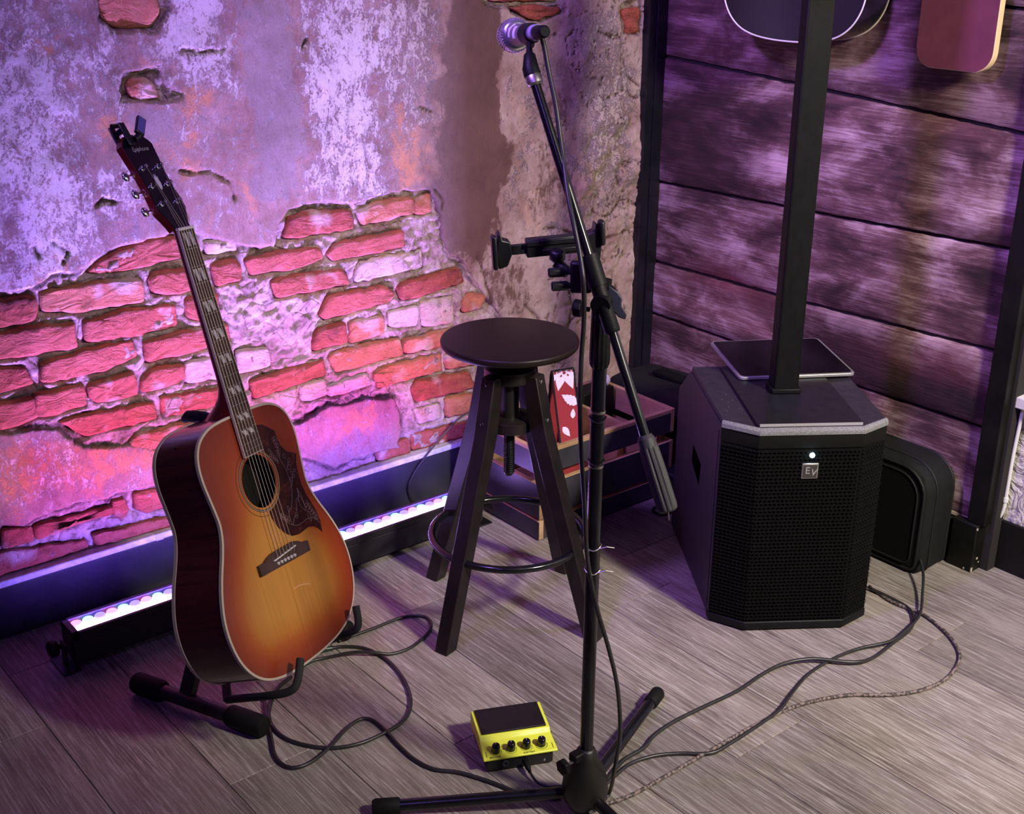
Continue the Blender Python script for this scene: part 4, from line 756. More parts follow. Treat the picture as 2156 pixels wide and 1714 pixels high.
# ------------------------------------------------------------------ LED bar (real lamp with lenses)
lb = thing('led_light_bar', 'long black stage light bar glowing on the floor along the brick wall', 'light', (-2.405, 1.28, 0))
LX0, LX1, LY0, LY1, LZ = -2.444, -2.368, .738, 1.835, .095
m, nt, b = newmat('bar_housing'); b.inputs['Base Color'].default_value = (.014, .012, .016, 1); b.inputs['Roughness'].default_value = .45
MB().box(LX0, LX1, LY0, LY1, .020, .078).build('housing', m, lb, world=True, bevel=.002)
MB().box(LX0, LX0+.010, LY0, LY1, .078, LZ).box(LX1-.010, LX1, LY0, LY1, .078, LZ).box(LX0, LX1, LY0, LY0+.014, .078, LZ).box(LX0, LX1, LY1-.014, LY1, .078, LZ).build('rim', m, lb, world=True, bevel=.0015)
MB().box(LX0+.008, LX1-.008, LY0+.01, LY1-.01, .0765, .0795).build('diode_board', emis('diode_board_glow', (.80, .55, 1.0), 3), lb, world=True)
LC = [('led_lens_red', (1.0, .12, .35)), ('led_lens_cyan', (.20, .75, 1.0)), ('led_lens_blue', (.16, .12, 1.0)), ('led_lens_white', (.95, .75, 1.0))]
LM = [emis(n, c, s) for (n, c), s in zip(LC, (5, 4, 3.5, 9))]
k = 0; y = LY0+.026
first = {}
while y < LY1-.02:
    for j, x in enumerate((LX0+.0235, LX1-.0235)):
        mt = 3 if j == 1 else (k % 3)
        if mt not in first:
            o = MB().lathe([(0, .0095), (.004, .0105), (.009, .0125), (.0115, .011), (.0125, .004)], (0, 0, 0), (0, 0, 1), 12).build('led_lens', LM[mt], lb, smooth=True); first[mt] = o
        else:
            o = bpy.data.objects.new('led_lens', first[mt].data); C.objects.link(o); o.parent = lb
        o.location = (x+2.405, y-1.28, .0785)
    y += .0268; k += 1
for y, s_ in ((LY0-.012, -1), (LY1+.012, 1)):
    br_ = MB().box(-2.455, -2.37, y-.018, y+.022, 0, .004).box(-2.42, -2.39, y-.002, y+.002, .003, .062).build('foot_bracket', BLK, lb, world=True, bevel=.001)
    MB().lathe([(0, .006), (.010, .006), (.012, .016), (.016, .0185), (.028, .0185), (.031, .015)], (-2.41, y, .052), (0, s_, 0), 20).build('knob', BLKM, br_, world=True, smooth=True, angle=50)
# the light the diodes throw: narrow beams up the wall
def bar_light(name, x, z, tx_, tz, power, color, spread, sx=.03, ly=1.09, cy=1.286):
    l = bpy.data.lights.new(name, 'AREA'); l.shape = 'RECTANGLE'; l.size = ly; l.size_y = sx; l.energy = power; l.color = color; l.spread = math.radians(spread)
    o = bpy.data.objects.new(name, l); C.objects.link(o)
    d_ = Vector((tx_-x, 0, tz-z)).normalized(); Z = -d_; X = Vector((0, 1, 0)); Yv = Z.cross(X)
    M = Matrix((( X.x, Yv.x, Z.x, x), (X.y, Yv.y, Z.y, cy), (X.z, Yv.z, Z.z, z), (0, 0, 0, 1))); setmat(o, M)
    o.parent = lb; o.matrix_parent_inverse = world_of(lb).inverted(); return o
bar_light('diode_beam_red', -2.40, .100, WX, .50, 2.8, (1.0, .09, .17), 80)
bar_light('diode_beam_violet', -2.40, .101, WX, 1.0, 9.6, (.31, .24, 1.0), 42)
bar_light('diode_beam_blue', -2.42, .102, WX, .25, 5.6, (.22, .10, 1.0), 150)
bar_light('diode_spill_up', -2.405, .103, -2.4045, 1.0, 3.2, (.36, .18, 1.0), 180)

# ------------------------------------------------------------------ bar stool
sc = Vector((-2.003, 1.627, 0))
st = thing('bar_stool', 'black round wooden screw stool with metal ring footrest', 'stool', sc)
se = MB().lathe([(.650, .002), (.650, .138), (.652, .145), (.657, .1495), (.664, .1505), (.668, .1485), (.6695, .144), (.6695, .002)], (0, 0, 0), (0, 0, 1), 64).build('seat', SEATM, st, smooth=True, angle=50)
MB().lathe([(.628, .062), (.650, .065)], (0, 0, 0), (0, 0, 1), 32).build('seat_plate', STOOLW, st, smooth=True, angle=50)
MB().lathe([(.575, .052), (.578, .056), (.604, .056), (.608, .05)], (0, 0, 0), (0, 0, 1), 32).build('upper_hub', STOOLW, st, smooth=True, angle=50)
MB().lathe([(.461, .050), (.464, .056), (.486, .056), (.490, .05)], (0, 0, 0), (0, 0, 1), 32).build('lower_hub', STOOLW, st, smooth=True, angle=50)
MB().lathe([(.47, .021), (.60, .021)], (0, 0, 0), (0, 0, 1), 20).build('screw_sleeve', STOOLW, st, smooth=True, angle=50)
prof = []
z = .352
while z < .45: prof += [(z, .0108), (z+.0022, .0128), (z+.0044, .0108)]; z += .0050
prof += [(.65, .012)]
MB().lathe([(.345, .007), (.350, .0105)]+prof, (0, 0, 0), (0, 0, 1), 16).build('screw_spindle', BLKG, st, smooth=True, angle=40)
feet = [(-1.955, 1.402), (-1.784, 1.706), (-2.248, 1.583), (-2.04, 1.86)]
ang = [math.atan2(y-sc.y, x-sc.x) for x, y in feet]
base = ang[0]; base = (ang[0] + (ang[1]-PI/2) + (ang[2]+PI/2))/3 if False else ang[0]
a0 = math.atan2(1.402-1.627, -1.955+2.003)
for k, a_ in enumerate((math.radians(-76), math.radians(18), math.radians(192), math.radians(104))):
    d_ = Vector((math.cos(a_), math.sin(a_), 0)); s_ = Vector((-d_.y, d_.x, 0)); w_ = .0175
    # profile in the radial plane: outer edge kinks near the top
    rad = [(.040, .598), (.078, .598), (.105, .47), (.248, 0), (.212, 0), (.064, .47)]
    vs = [tuple(d_*r+s_*e+Vector((0, 0, z))) for e in (-w_, w_) for r, z in rad]
    n = len(rad); fs = [tuple(range(n)), tuple(range(n, 2*n))]+[(i, (i+1) % n, n+(i+1) % n, n+i) for i in range(n)]
    lg = MB().add(vs, fs).build('leg', STOOLW, st, bevel=.0025)
    for r, z in ((.080, .585), (.098, .50)):
        MB().lathe([(0, .0048), (.0018, .0044), (.0026, .003)], tuple(d_*(r+.0005)+Vector((0, 0, z))), tuple(d_), 10).build('bolt', STEEL if k == 1 else BLKG, lg, smooth=True)
ring = [(.176*math.cos(t), .176*math.sin(t), .200) for t in np.linspace(0, 2*PI, 65)[:-1]]
MB().tube(ring, .0085, 12, closed=True).build('footrest_ring', BLKG, st, smooth='all')

# ------------------------------------------------------------------ microphone stand
mp = Vector((-1.362, 1.288, 0))
ms = thing('microphone_stand', 'black boom microphone stand with tripod base in front of the stool', 'microphone stand', mp)
px, py = mp.x, mp.y
hubm = mat('hub_plastic', (.007, .007, .006), .42, bmp=.3, bscale=700)
MB().lathe([(.012, .018), (.016, .030), (.030, .0385), (.050, .0425), (.075, .040), (.100, .031), (.120, .022), (.136, .0165), (.140, .013)], mp, (0, 0, 1), 28).build('base_hub', hubm, ms, world=True, smooth=True, angle=50)
MB().box(-.010, .010, -.034, -.008, .122, .139, M=Matrix.Translation(mp)).build('clamp_block', BLKM, ms, world=True, bevel=.003)
kb = MB().tube([(px+.004, py-.036, .127), (px+.004, py-.052, .127)], .0028, 8).build('knob_screw', CHROME, ms, world=True, smooth=True)
MB().lathe([(0, .011), (.003, .0155), (.012, .0155), (.014, .012)], (px+.004, py-.050, .127), (0, -1, 0), 6).build('base_knob', BLKM, kb, world=True, bevel=.001)
for (fx, fy) in ((-1.592, .984), (-1.524, 1.640), (-.985, 1.262)):
    d_ = (Vector((fx, fy, 0))-mp); L = d_.length; d_.normalize()
    a_ = mp+d_*.020+Vector((0, 0, .043)); b__ = mp+d_*L+Vector((0, 0, .0165))
    lg = MB().tube([a_, b__], .0112, 14).build('leg', BLKG, ms, world=True, smooth=True)
    MB().tube([seg_(a_, b__, t) for t in (.87, .88, .995, 1.01)], [.0125, .0148, .0152, .0125], 16).build('rubber_foot', RUB, lg, world=True, smooth=True)
MB().lathe([(0, .0042), (.002, .0040)], tuple(mp+Vector((.038, -.019, .032))), (.9, -.45, .1), 10).build('hub_rivet', STEEL, ms, world=True)
MB().tube([(px, py, .13), (px, py, .50), (px, py, .90)], .0118, 18).build('lower_pole', BLKG, ms, world=True, smooth=True)
for z in (.785, .690): MB().lathe([(0, .0124), (.004, .0124)], (px, py, z), (0, 0, 1), 18).build('pole_band', STEEL, ms, world=True, smooth=True, angle=40)
mb = MB(); rings = []
for z, rr_ in ((.862, .0135), (.868, .0162), (.88, .0166), (.955, .0150), (.962, .0125)):
    rings.append([(px+(rr_-(.0012 if k % 2 else 0))*math.cos(2*PI*k/28), py+(rr_-(.0012 if k % 2 else 0))*math.sin(2*PI*k/28), z) for k in range(28)])
mb.ring_loft(rings); mb.build('height_clutch', BLKM, ms, world=True, smooth=True, angle=25)
MB().tube([(px, py, .95), (px, py, .992)], .0085, 14).build('upper_pole', BLKG, ms, world=True, smooth=True)
# boom
BT, BB = Vector((-1.504, 1.267, 1.287)), Vector((-1.218, 1.275, .743)); bd = (BT-BB).normalized()
def onb(t): return BB.lerp(BT, t)
MB().tube([onb(0), onb(1)], .0078, 14).build('boom_tube', BLKG, ms, world=True, smooth=True)
tpv = .44
MB().tube([onb(tpv+.03), onb(tpv+.11)], .0150, 18).build('boom_collar', BLKM, ms, world=True, smooth=True, angle=50)
MB().tube([onb(tpv-.09), onb(tpv-.085), onb(tpv+.03)], [.0112, .0125, .0125], 18).build('boom_sleeve', BLKM, ms, world=True, smooth=True, angle=50)
piv = onb(tpv-.01)
MB().tube([piv+Vector((-.02, .028, .004)), piv+Vector((.006, -.012, -.003))], .0155, 18).build('pivot_joint', BLKM, ms, world=True, smooth=True, angle=50)
MB().tube([(px, py, .975), (px, py+.004, 1.005)], .0125, 14).build('pivot_socket', BLKM, ms, world=True, smooth=True, angle=50)
MB().lathe([(0, .004), (.012, .004), (.013, .0135), (.023, .0145), (.026, .012)], piv+Vector((-.012, -.016, -.012)), (-.75, -.5, 0), 8).build('tilt_knob', BLKM, ms, world=True, bevel=.001)
wg = [(0, -.006), (.012, .004), (.016, .014), (.013, .026), (.018, .040), (.014, .048), (.004, .044), (-.004, .030), (-.007, .010)]
WMt = Matrix.Translation(piv+Vector((.020, .028, .004))) @ Matrix(((.60, 0, .45, 0), (.78, 0, .1, 0), (0, 1, -.9, 0), (0, 0, 0, 1)))
ex = Vector((.62, .76, 0)); ez = Vector((.26, .1, -.96)).normalized(); ey = ez.cross(ex).normalized()
vs = [tuple(piv+Vector((.000, .012, .018))+ex*a_+ez*b__+ey*e) for e in (-.004, .004) for a_, b__ in wg]; n = len(wg)
MB().add(vs, [tuple(range(n)), tuple(range(n, 2*n))]+[(i, (i+1) % n, n+(i+1) % n, n+i) for i in range(n)]).build('wing_knob', mat('wing_knob_blue_black', (.018, .020, .035), .45), ms, world=True, bevel=.0015)
# counterweight grip, ribbed
CW0, CW1 = BB.lerp(BT, .085), BB.lerp(BT, -.035)
ax = (CW1-CW0).normalized(); L = (CW1-CW0).length; n1 = ax.orthogonal().normalized(); n2 = ax.cross(n1)
CW1 = CW0+ax*.122; rings = []
for t, rr_ in ((0, .0105), (.006, .0135), (.018, .0142), (.022, .0150), (.055, .0160), (.112, .0162), (.119, .0150), (.122, .0105)):
    rib = .0018 if .02 < t < .118 else 0
    rings.append([tuple(CW0+ax*t+(n1*math.cos(2*PI*k/36)+n2*math.sin(2*PI*k/36))*(rr_-(rib if k % 3 == 0 else 0))) for k in range(36)])
MB().ring_loft(rings).build('counterweight_grip', mat('grip_grey_rubber', (.028, .026, .026), .6, bmp=.3, bscale=600), ms, world=True, smooth=True, angle=22)
MB().tube([CW1-ax*.002, CW1+Vector((.002, 0, -.014))], .0009, 6).build('loose_thread', STEEL, ms, world=True)
# clip and collar at the boom top
MB().tube([BT-bd*.006, BT-bd*.003, BT+bd*.009, BT+bd*.013], [.0095, .0128, .0128, .0105], 20).build('thread_collar', STEEL, ms, world=True, smooth=True)
ct = BT+bd*.010
ctop = Vector((-1.526, 1.274, 1.327))
MB().tube([ct, ct+bd*.010, ct.lerp(ctop, .9), ctop], [.0135, .0130, .0090, .0060], 18).build('clip_base', BLKM, ms, world=True, smooth=True, angle=50)
mt_, mh = Vector((-1.520, 1.286, 1.357)), Vector((-1.641, 1.335, 1.340)); ma = (mh-mt_).normalized()
cr = mt_+ma*.040
MB().tube([ctop-Vector((0, 0, .006)), ctop.lerp(cr, .45), cr-Vector((0, 0, .016))], [.0055, .0042, .0075], 12).build('clip_stem', BLKM, ms, world=True, smooth=True)
MB().lathe([(-.016, .0138), (-.015, .0152), (.015, .0165), (.016, .0150)], cr, ma, 22).build('clip_ring', BLKM, ms, world=True, smooth=True, angle=50)
# wire ties on the pole
for z, s_ in ((.545, 1), (.500, 1), (.775, 0), (.70, 0)):
    rings = [(px+.0135*math.cos(t), py+.0135*math.sin(t), z+.003*math.sin(2*t)) for t in np.linspace(0, 2*PI, 17)]
    path = rings+([(px+.022, py+.010, z+.004), (px+.030, py+.020, z+.002)] if s_ else [])
    MB().tube(path, .0009 if s_ else .0014, 5).build('cable_tie', STEEL if s_ else BLKG, ms, world=True)

# microphone
mc = thing('microphone', 'handheld microphone with round mesh grille clipped on the boom tip', 'microphone', mt_)
MB().lathe([(0, .0112), (.004, .0118), (.03, .0125), (.09, .0172), (.108, .0185)], mt_, ma, 28).build('body', mat('mic_grey_paint', (.16, .15, .17), .38, metal=.3, vary=.15), mc, world=True, smooth=True, angle=50)
MB().lathe([(-.001, .0121), (.012, .0124), (.013, .0118)], mt_+ma*.004, ma, 24).build('blue_band', mat('band_lilac', (.40, .36, .62), .5), mc, world=True, smooth=True)
MB().lathe([(.106, .0185), (.108, .0225), (.114, .0255), (.120, .0262), (.124, .0255)], mt_, ma, 32).build('grille_collar', mat('mic_silver', (.70, .68, .74), .25, metal=.9), mc, world=True, smooth=True, angle=60)
MB().lathe([(.112, .022), (.120, .0235), (.135, .0240), (.146, .0205), (.152, .012), (.154, .002)], mt_, ma, 28).build('grille_foam', mat('mic_foam_grey', (.05, .05, .055), .9), mc, world=True, smooth=True)
mb = MB(); n1 = ma.orthogonal().normalized(); n2 = ma.cross(n1)
gp = [(.110, .0245), (.116, .0265), (.124, .0272), (.134, .0262), (.143, .0232), (.150, .0175), (.154, .009)]
for k in range(36):
    for sg in (1, -1):
        mb.tube([mt_+ma*h+(n1*math.cos(2*PI*k/36+sg*i*.10)+n2*math.sin(2*PI*k/36+sg*i*.10))*r_ for i, (h, r_) in enumerate(gp)], .00055, 4, cap=False)
mb.build('grille_mesh', mat('mesh_silver', (.65, .64, .70), .3, metal=.9), mc, world=True, kind='stuff')
TAPE = mat('white_tape', (.68, .64, .68), .6, vary=.08)
def tape(h0, h1, a0_, a1_, name='tape_strip'):
    rings = []
    for a_ in np.linspace(math.radians(a0_), math.radians(a1_), 9):
        e = n1*math.cos(a_)+n2*math.sin(a_)
        def R(h): return .0125+(.0172-.0125)*(h-.03)/.06+.0006
        rings.append([tuple(mt_+ma*h+e*(R(h)+q)) for h, q in ((h0, -.0006), (h0, 0), (h1, 0), (h1, -.0006))])
    return MB().ring_loft(rings).build(name, TAPE, mc, world=True)
view = (Vector((0, 0, 1.54))-mt_).normalized(); va = math.degrees(math.atan2(view.dot(n2), view.dot(n1)))
tape(.092, .098, va-5, va+75); tape(.070, .080, va-15, va+55)
MB().lathe([(-.034, .0072), (-.030, .0095), (-.006, .0105), (.001, .0105)], mt_, ma, 20).build('xlr_plug', BLKM, mc, world=True, smooth=True, angle=50)

# ------------------------------------------------------------------ tablet / phone holder clamped on the stand
ph = thing('tablet_holder', 'black spring tablet holder clamped to the microphone stand, its jaws empty', 'tablet holder', (-1.40, 1.262, 1.0))
HDM = mat('holder_black_plastic', (.008, .008, .010), .42, bmp=.2, bscale=500)
hx = (Vector((-1.419, 1.334, 1.047))-Vector((-1.492, 1.205, 1.038))).normalized(); hz = Vector((0, 0, 1)); hz = (hz-hx*hz.dot(hx)).normalized(); hy = hz.cross(hx)
H0 = Vector((-1.455, 1.262, 1.040))+Vector((-.012, .006, 0))
def HMx(): return Matrix(((hx.x, hy.x, hz.x, H0.x), (hx.y, hy.y, hz.y, H0.y), (hx.z, hy.z, hz.z, H0.z), (0, 0, 0, 1)))
HX = HMx()
MB().box(-.036, .052, -.010, .008, -.015, .014, M=HX).build('main_rail', HDM, ph, world=True, bevel=.002)
MB().box(-.036, .050, -.014, -.010, .004, .012, M=HX).box(-.012, .048, -.0135, -.010, -.010, -.003, M=HX).build('rail_rib', HDM, ph, world=True, bevel=.001)
MB().box(-.062, -.034, -.006, .004, -.009, .006, M=HX).build('sliding_rod', HDM, ph, world=True, bevel=.001)
jw = [(-.036, -.030), (-.036, .022), (-.030, .034), (-.022, .034), (-.024, .018), (-.010, .016), (-.010, -.020), (-.024, -.030)]
def jaw(cx, fl_):
    poly = [(cx+fl_*a_*.5, b__*.92) for a_, b__ in ((-.020, -.030), (-.026, -.004), (-.018, .030), (-.010, .034), (-.004, .020), (.020, .016), (.024, -.006), (.008, -.026))]
    return MB().prism(poly, -.016, .010, 'y', M=HX).build('jaw', HDM, ph, world=True, bevel=.002)
jaw(-.072, 1); jaw(.070, -1)
MB().box(-.092, -.084, -.026, -.006, -.026, .028, M=HX).build('jaw_pad', HDM, ph, world=True, bevel=.003)
MB().box(.078, .088, -.024, -.004, -.004, .036, M=HX).build('jaw_pad', HDM, ph, world=True, bevel=.004)
bj = Vector((-1.438, 1.262, 1.022))
MB().lathe([(0, .009), (.004, .0125), (.016, .0125), (.019, .009)], bj, (.2, -.15, 1), 16).build('ball_socket', HDM, ph, world=True, smooth=True, angle=50)
MB().lathe([(-.012, .0095), (.012, .0095), (.013, .006)], bj+Vector((.010, .002, -.010)), (.8, .2, -.5), 16).build('ball_stud', HDM, ph, world=True, smooth=True, angle=50)
for p in ((-1.418, 1.250, 1.010), (-1.410, 1.250, .990)):
    MB().lathe([(-.018, .0060), (-.016, .0080), (.006, .0080), (.010, .0050), (.018, .0050)], p, (.55, .75, .05), 8).build('clamp_screw', HDM, ph, world=True, smooth=True, angle=40)
MB().box(-.016, .018, -.008, .008, -.030, .020, M=Matrix.Translation((-1.392, 1.270, 1.010)) @ Matrix.Rotation(math.radians(50), 4, 'Z')).build('clamp_body', HDM, ph, world=True, bevel=.004)

# ------------------------------------------------------------------ cables
def cable(name, pts, label, r=.0036, z=None, group=None, parent=None, mt=CABM):
    p3 = [(p[0], p[1], p[2] if len(p) > 2 else (z if z else r+.0006)) for p in pts]
    o = MB().tube(catmull(p3, 6), r, 10).build(name, mt, parent, smooth='all')
    if parent is None: tag(o, label, 'cable', group)
    return o
cable('microphone_cable', CABLES['mic'], 'black microphone cable running down the boom stand pole to the floor', .0038)
ga = thing('instrument_cable', 'black cable looping on the floor between guitar and yellow pad unit', 'cable', (CABLES['A'][0][0], CABLES['A'][0][1], 0))
p3 = [(a_, b__, .0045) for a_, b__ in CABLES['A']]
MB().tube(catmull(p3, 6), .0039, 10).build('cord', CABM, ga, world=True, smooth='all')
pl0 = Vector(p3[0]); dr = (pl0-Vector(p3[1])).normalized()
MB().tube([pl0-dr*.004, pl0+dr*.018, pl0+dr*.020, pl0+dr*.062], [.0055, .0078, .0092, .0092], 14).build('plug_barrel', mat('plug_green_black', (.018, .032, .028), .35), ga, world=True, smooth=True, angle=50)
cable('looped_cable', [(*p, .0045+(.008 if 2 < i < 5 else 0)) for i, p in enumerate(CABLES['B'])], 'black cable making a short loop right of the guitar', .0036)
def lift(key, spans):
    n = len(CABLES[key]); return [(*p, .0048+sum(h*math.exp(-((i-c)/w_)**2) for c, w_, h in spans)) for i, p in enumerate(CABLES[key])]
m, nt, b = newmat('braided_sleeve'); vo = noise(nt, coords(nt, (1, 1, 1)), 150, 2)
nt.links.new(ramp(nt, [(.47, (.05, .038, .036)), (.53, (.20, .15, .135))], vo), b.inputs['Base Color']); b.inputs['Roughness'].default_value = .7
cable('trailing_cable', lift('C', []), 'black cable curving on the floor from guitar stand to the tripod leg', .0038)
cable('braided_cable', lift('F', []), 'speckled braided cable from the tripod base round to the speaker', .0040, mt=m)
cable('power_cable', lift('D', [(17, 1.2, .004), (10, 1.5, .008)]), 'dark cable, upper one of those swinging from the tripod to the speaker', .0040)
cable('signal_cable', lift('E', [(7, 1.6, .009), (10.5, 1.0, .001), (14, 1.5, .010), (18, 1.8, .045)]), 'thin cable looping up beside the black padded bag behind the speaker', .0036)
cable('thin_wire', [(-2.585, 2.02, .240), (-2.592, 1.935, .218), (-2.5905, 1.872, .182), (-2.588, 1.816, .141), (-2.592, 1.776, .10), (-2.592, 1.754, .064), (-2.592, 1.756, .034), (-2.588, 1.775, .006), (-2.570, 1.84, .004)], 'thin black wire drooping over the baseboard left of the stool', .0024)

# ------------------------------------------------------------------ yellow pad unit
PA = Vector((-1.523, 1.271, 0)); Wd = Vector((.42, .907, 0)).normalized(); Od = Vector((Wd.y, -Wd.x, 0))
PR = Matrix(((Wd.x, -Od.x, 0), (Wd.y, -Od.y, 0), (0, 0, 1)))   # local x right, y to the rear
pd = thing('pad_unit', 'small yellow percussion pad box with four black knobs on the floor', 'effects unit', PA, PR)
YEL = mat('yellow_enamel', (.70, .76, .06), .38, vary=.04, vscale=30)
MB().box(-.066, .066, .006, .122, .003, .034).build('base_box', BLK, pd, bevel=.004)
side = [(0, .0315), (0, .036), (.044, .0445), (.052, .0530), (.126, .0600), (.126, .030)]
vs = []
for x_ in (-.073, .073):
    for y_, z_ in side: vs.append((x_*(1-.03*(y_ > .04)), y_, z_))
n = len(side)
cv = MB().add(vs, [tuple(range(n)), tuple(range(n, 2*n))]+[(i, (i+1) % n, n+(i+1) % n, n+i) for i in range(n)]).build('yellow_cover', YEL, pd, bevel=.0018)
sl = math.atan2(.007, .074)
MB().box(-.064, .064, 0, .070, 0, .0042, M=Matrix.Translation((0, .0535, .0531)) @ Matrix.Rotation(sl, 4, 'X')).build('rubber_pad', mat('pad_rubber_black', (.012, .008, .011), .55, spec=.3, vary=.2, bmp=.3, bscale=500), pd, bevel=.0015)
ksl = math.atan2(.0085, .044); KM = Matrix.Translation((0, 0, .0362)) @ Matrix.Rotation(ksl, 4, 'X'); kn = KM.to_3x3() @ Vector((0, 0, 1))
INK = mat('black_print', (.05, .055, .02), .6)
def decal(mb, x0, x1, y0, y1): mb.box(x0, x1, y0, y1, -.0002, .00035, M=KM)
for x_ in (-.0455, -.0155, .0145, .0445):
    kb = MB().lathe([(0, .0084), (.001, .0088), (.0135, .0078), (.0165, .0072), (.0176, .0058), (.0178, .001)], KM @ Vector((x_, .018, 0)), kn, 20).build('knob', BLKG, pd, smooth=True, angle=50)
    MB().box(x_-.0005, x_+.0005, .019, .0235, .0168, .0182, M=KM).build('pointer', WHT, kb)
    mb = MB(); pts = [KM @ Vector((x_+.0112*math.cos(t), .018+.0112*math.sin(t), .0002)) for t in np.linspace(math.radians(165), math.radians(375), 24)]
    mb.tube(pts, .00035, 4); mb.build('knob_scale', INK, pd)
mb = MB(); decal(mb, -.0655, -.0645, .006, .019); decal(mb, .0650, .0660, .006, .019)
for t in np.linspace(math.radians(190), math.radians(350), 9): decal(mb, .0445+.0122*math.cos(t)-.0004, .0445+.0122*math.cos(t)+.0004, .018+.0122*math.sin(t)-.0004, .018+.0122*math.sin(t)+.0004)
mb.build('printed_marks', INK, pd)
MB().lathe([(0, .0016), (.0005, .0014)], KM @ Vector((-.030, .020, 0)), kn, 8).build('indicator', INK, pd)
def text(name, body, size, M, mt, parent, extrude=.0001, shear=0, align='CENTER'):
    t = bpy.data.curves.new(name, 'FONT'); t.body = body; t.size = size; t.align_x = align; t.extrude = extrude; t.shear = shear; 
    o = text_mesh(name, t); o.data.materials.append(mt); o.parent = parent; o.matrix_local = M; return o
text('lettering', 'SPD::ONE', .0052, KM @ Matrix.Translation((-.0605, .0016, .0004)), INK, pd, align='LEFT')
text('lettering', 'ELECTRO', .0052, KM @ Matrix.Translation((.006, .0016, .0004)), INK, pd, align='LEFT')
MB().lathe([(0, .0068), (.004, .0068), (.0042, .0045), (.001, .0042), (.001, .001)], (-.030, .006, .019), (0, -1, 0), 18).build('jack_socket', mat('socket_grey', (.10, .10, .10), .4, metal=.6), pd, smooth=True, angle=50)
MB().lathe([(0, .0025), (.0012, .002)], (.048, .0062, .012), (0, -1, 0), 8).build('rear_screw', STEEL, pd)
pc = thing('pad_cable', 'short black cable plugged into the front of the yellow unit', 'cable', PA, PR)
MB().lathe([(0, .0055), (.020, .0055), (.022, .0040), (.030, .0034)], (.0095, .0055, .017), (.06, -1, -.16), 14).build('plug', BLKM, pc, smooth=True, angle=50)
MB().tube(catmull([(.011, -.020, .0125), (.014, -.035, .009), (.022, -.052, .005), (.045, -.066, .0042), (.080, -.068, .0042)], 5), .0026, 8).build('cord', CABM, pc, smooth='all')

# ------------------------------------------------------------------ subwoofer
SF = Vector((.578, .816, 0)).normalized(); SO = Vector((SF.y, -SF.x, 0)); SPo = Vector((-1.673, 1.953, 0))+SF*.1835
SR = Matrix(((SF.x, -SO.x, 0), (SF.y, -SO.y, 0), (0, 0, 1)))   # x along the front, y to the rear
sp_ = thing('subwoofer', 'large black floor subwoofer with perforated grille and lit blue-white power light', 'loudspeaker', SPo, SR)
plan = [(-.1835, 0), (-.112, -.050), (.117, -.050), (.1835, -.003), (.1835, .345), (-.1835, .345)]
def pr(poly, z0, z1): return [(a_, b__, z0) for a_, b__ in poly], [(a_, b__, z1) for a_, b__ in poly]
# cabinet: front prism plus sloped rear
mb = MB(); mb.prism([(-.1835, .004), (-.112, -.044), (.117, -.044), (.1835, .001), (.1835, .345), (-.1835, .345)], .012, .486)
cab = mb.build('cabinet', SPK, sp_, bevel=.003)
mb = MB(); vs = [(x_, y_, z_) for x_ in (-.1835, .1835) for y_, z_ in ((.344, .012), (.344, .486), (.350, .486), (.468, .400), (.468, .012))]
mb.add(vs, [(0, 1, 2, 3, 4), (5, 6, 7, 8, 9)]+[(i, (i+1) % 5, 5+(i+1) % 5, 5+i) for i in range(5)]); mb.build('rear_cabinet', SPK, sp_, bevel=.003)
# top panel and grey front edge
MB().prism([(-.180, .006), (-.110, -.042), (.115, -.042), (.180, .003), (.180, .348), (-.180, .348)], .486, .4985).build('top_panel', SPK, sp_, bevel=.002)
e0 = [(-.1845, .0005), (-.1125, -.0515), (.1175, -.0515), (.1845, -.004)]; e1 = [(-.1800, .009), (-.1100, -.040), (.1150, -.040), (.1800, .004)]
mb = MB(); rings = [[(e0[i][0], e0[i][1], .484), (e0[i][0], e0[i][1], .494), (e1[i][0]*.5+e0[i][0]*.5, e1[i][1]*.5+e0[i][1]*.5, .4992), (e1[i][0], e1[i][1], .4992), (e1[i][0], e1[i][1], .484)] for i in range(4)]
mb.ring_loft(rings); mb.build('front_edge_strip', SPKEDGE, sp_, bevel=.001)
MB().prism([(-.1845, .0), (-.1125, -.0515), (.1175, -.0515), (.1845, -.004), (.1845, .02), (-.1845, .02)], .004, .024).build('bottom_rail', BLKM, sp_, bevel=.003)
MB().prism([(-.183, .001), (-.112, -.0485), (.117, -.0485), (.183, -.002), (.183, .01), (-.183, .01)], .452, .4845).build('front_header', mat('header_black', (.006, .006, .005), .6, spec=.1, bmp=.3, bscale=800), sp_, bevel=.001)
# side seam, handle recess
MB().box(-.1842, -.1834, .0185, .0205, .03, .47).build('side_seam', BAGF, sp_)
hd = [(.283, .300), (.262, .252), (.175, .288), (.180, .342)]
hd = [(.262, .330), (.268, .285), (.180, .262), (.172, .318)]
MB().prism([(a_, b__) for a_, b__ in hd], -.1842, -.1838, 'x').build('handle_recess', mat('recess_black', (.001, .001, .001), .9, spec=0), sp_)
MB().prism([(a_, b__) for a_, b__ in hd], -.186, -.1842, 'x')
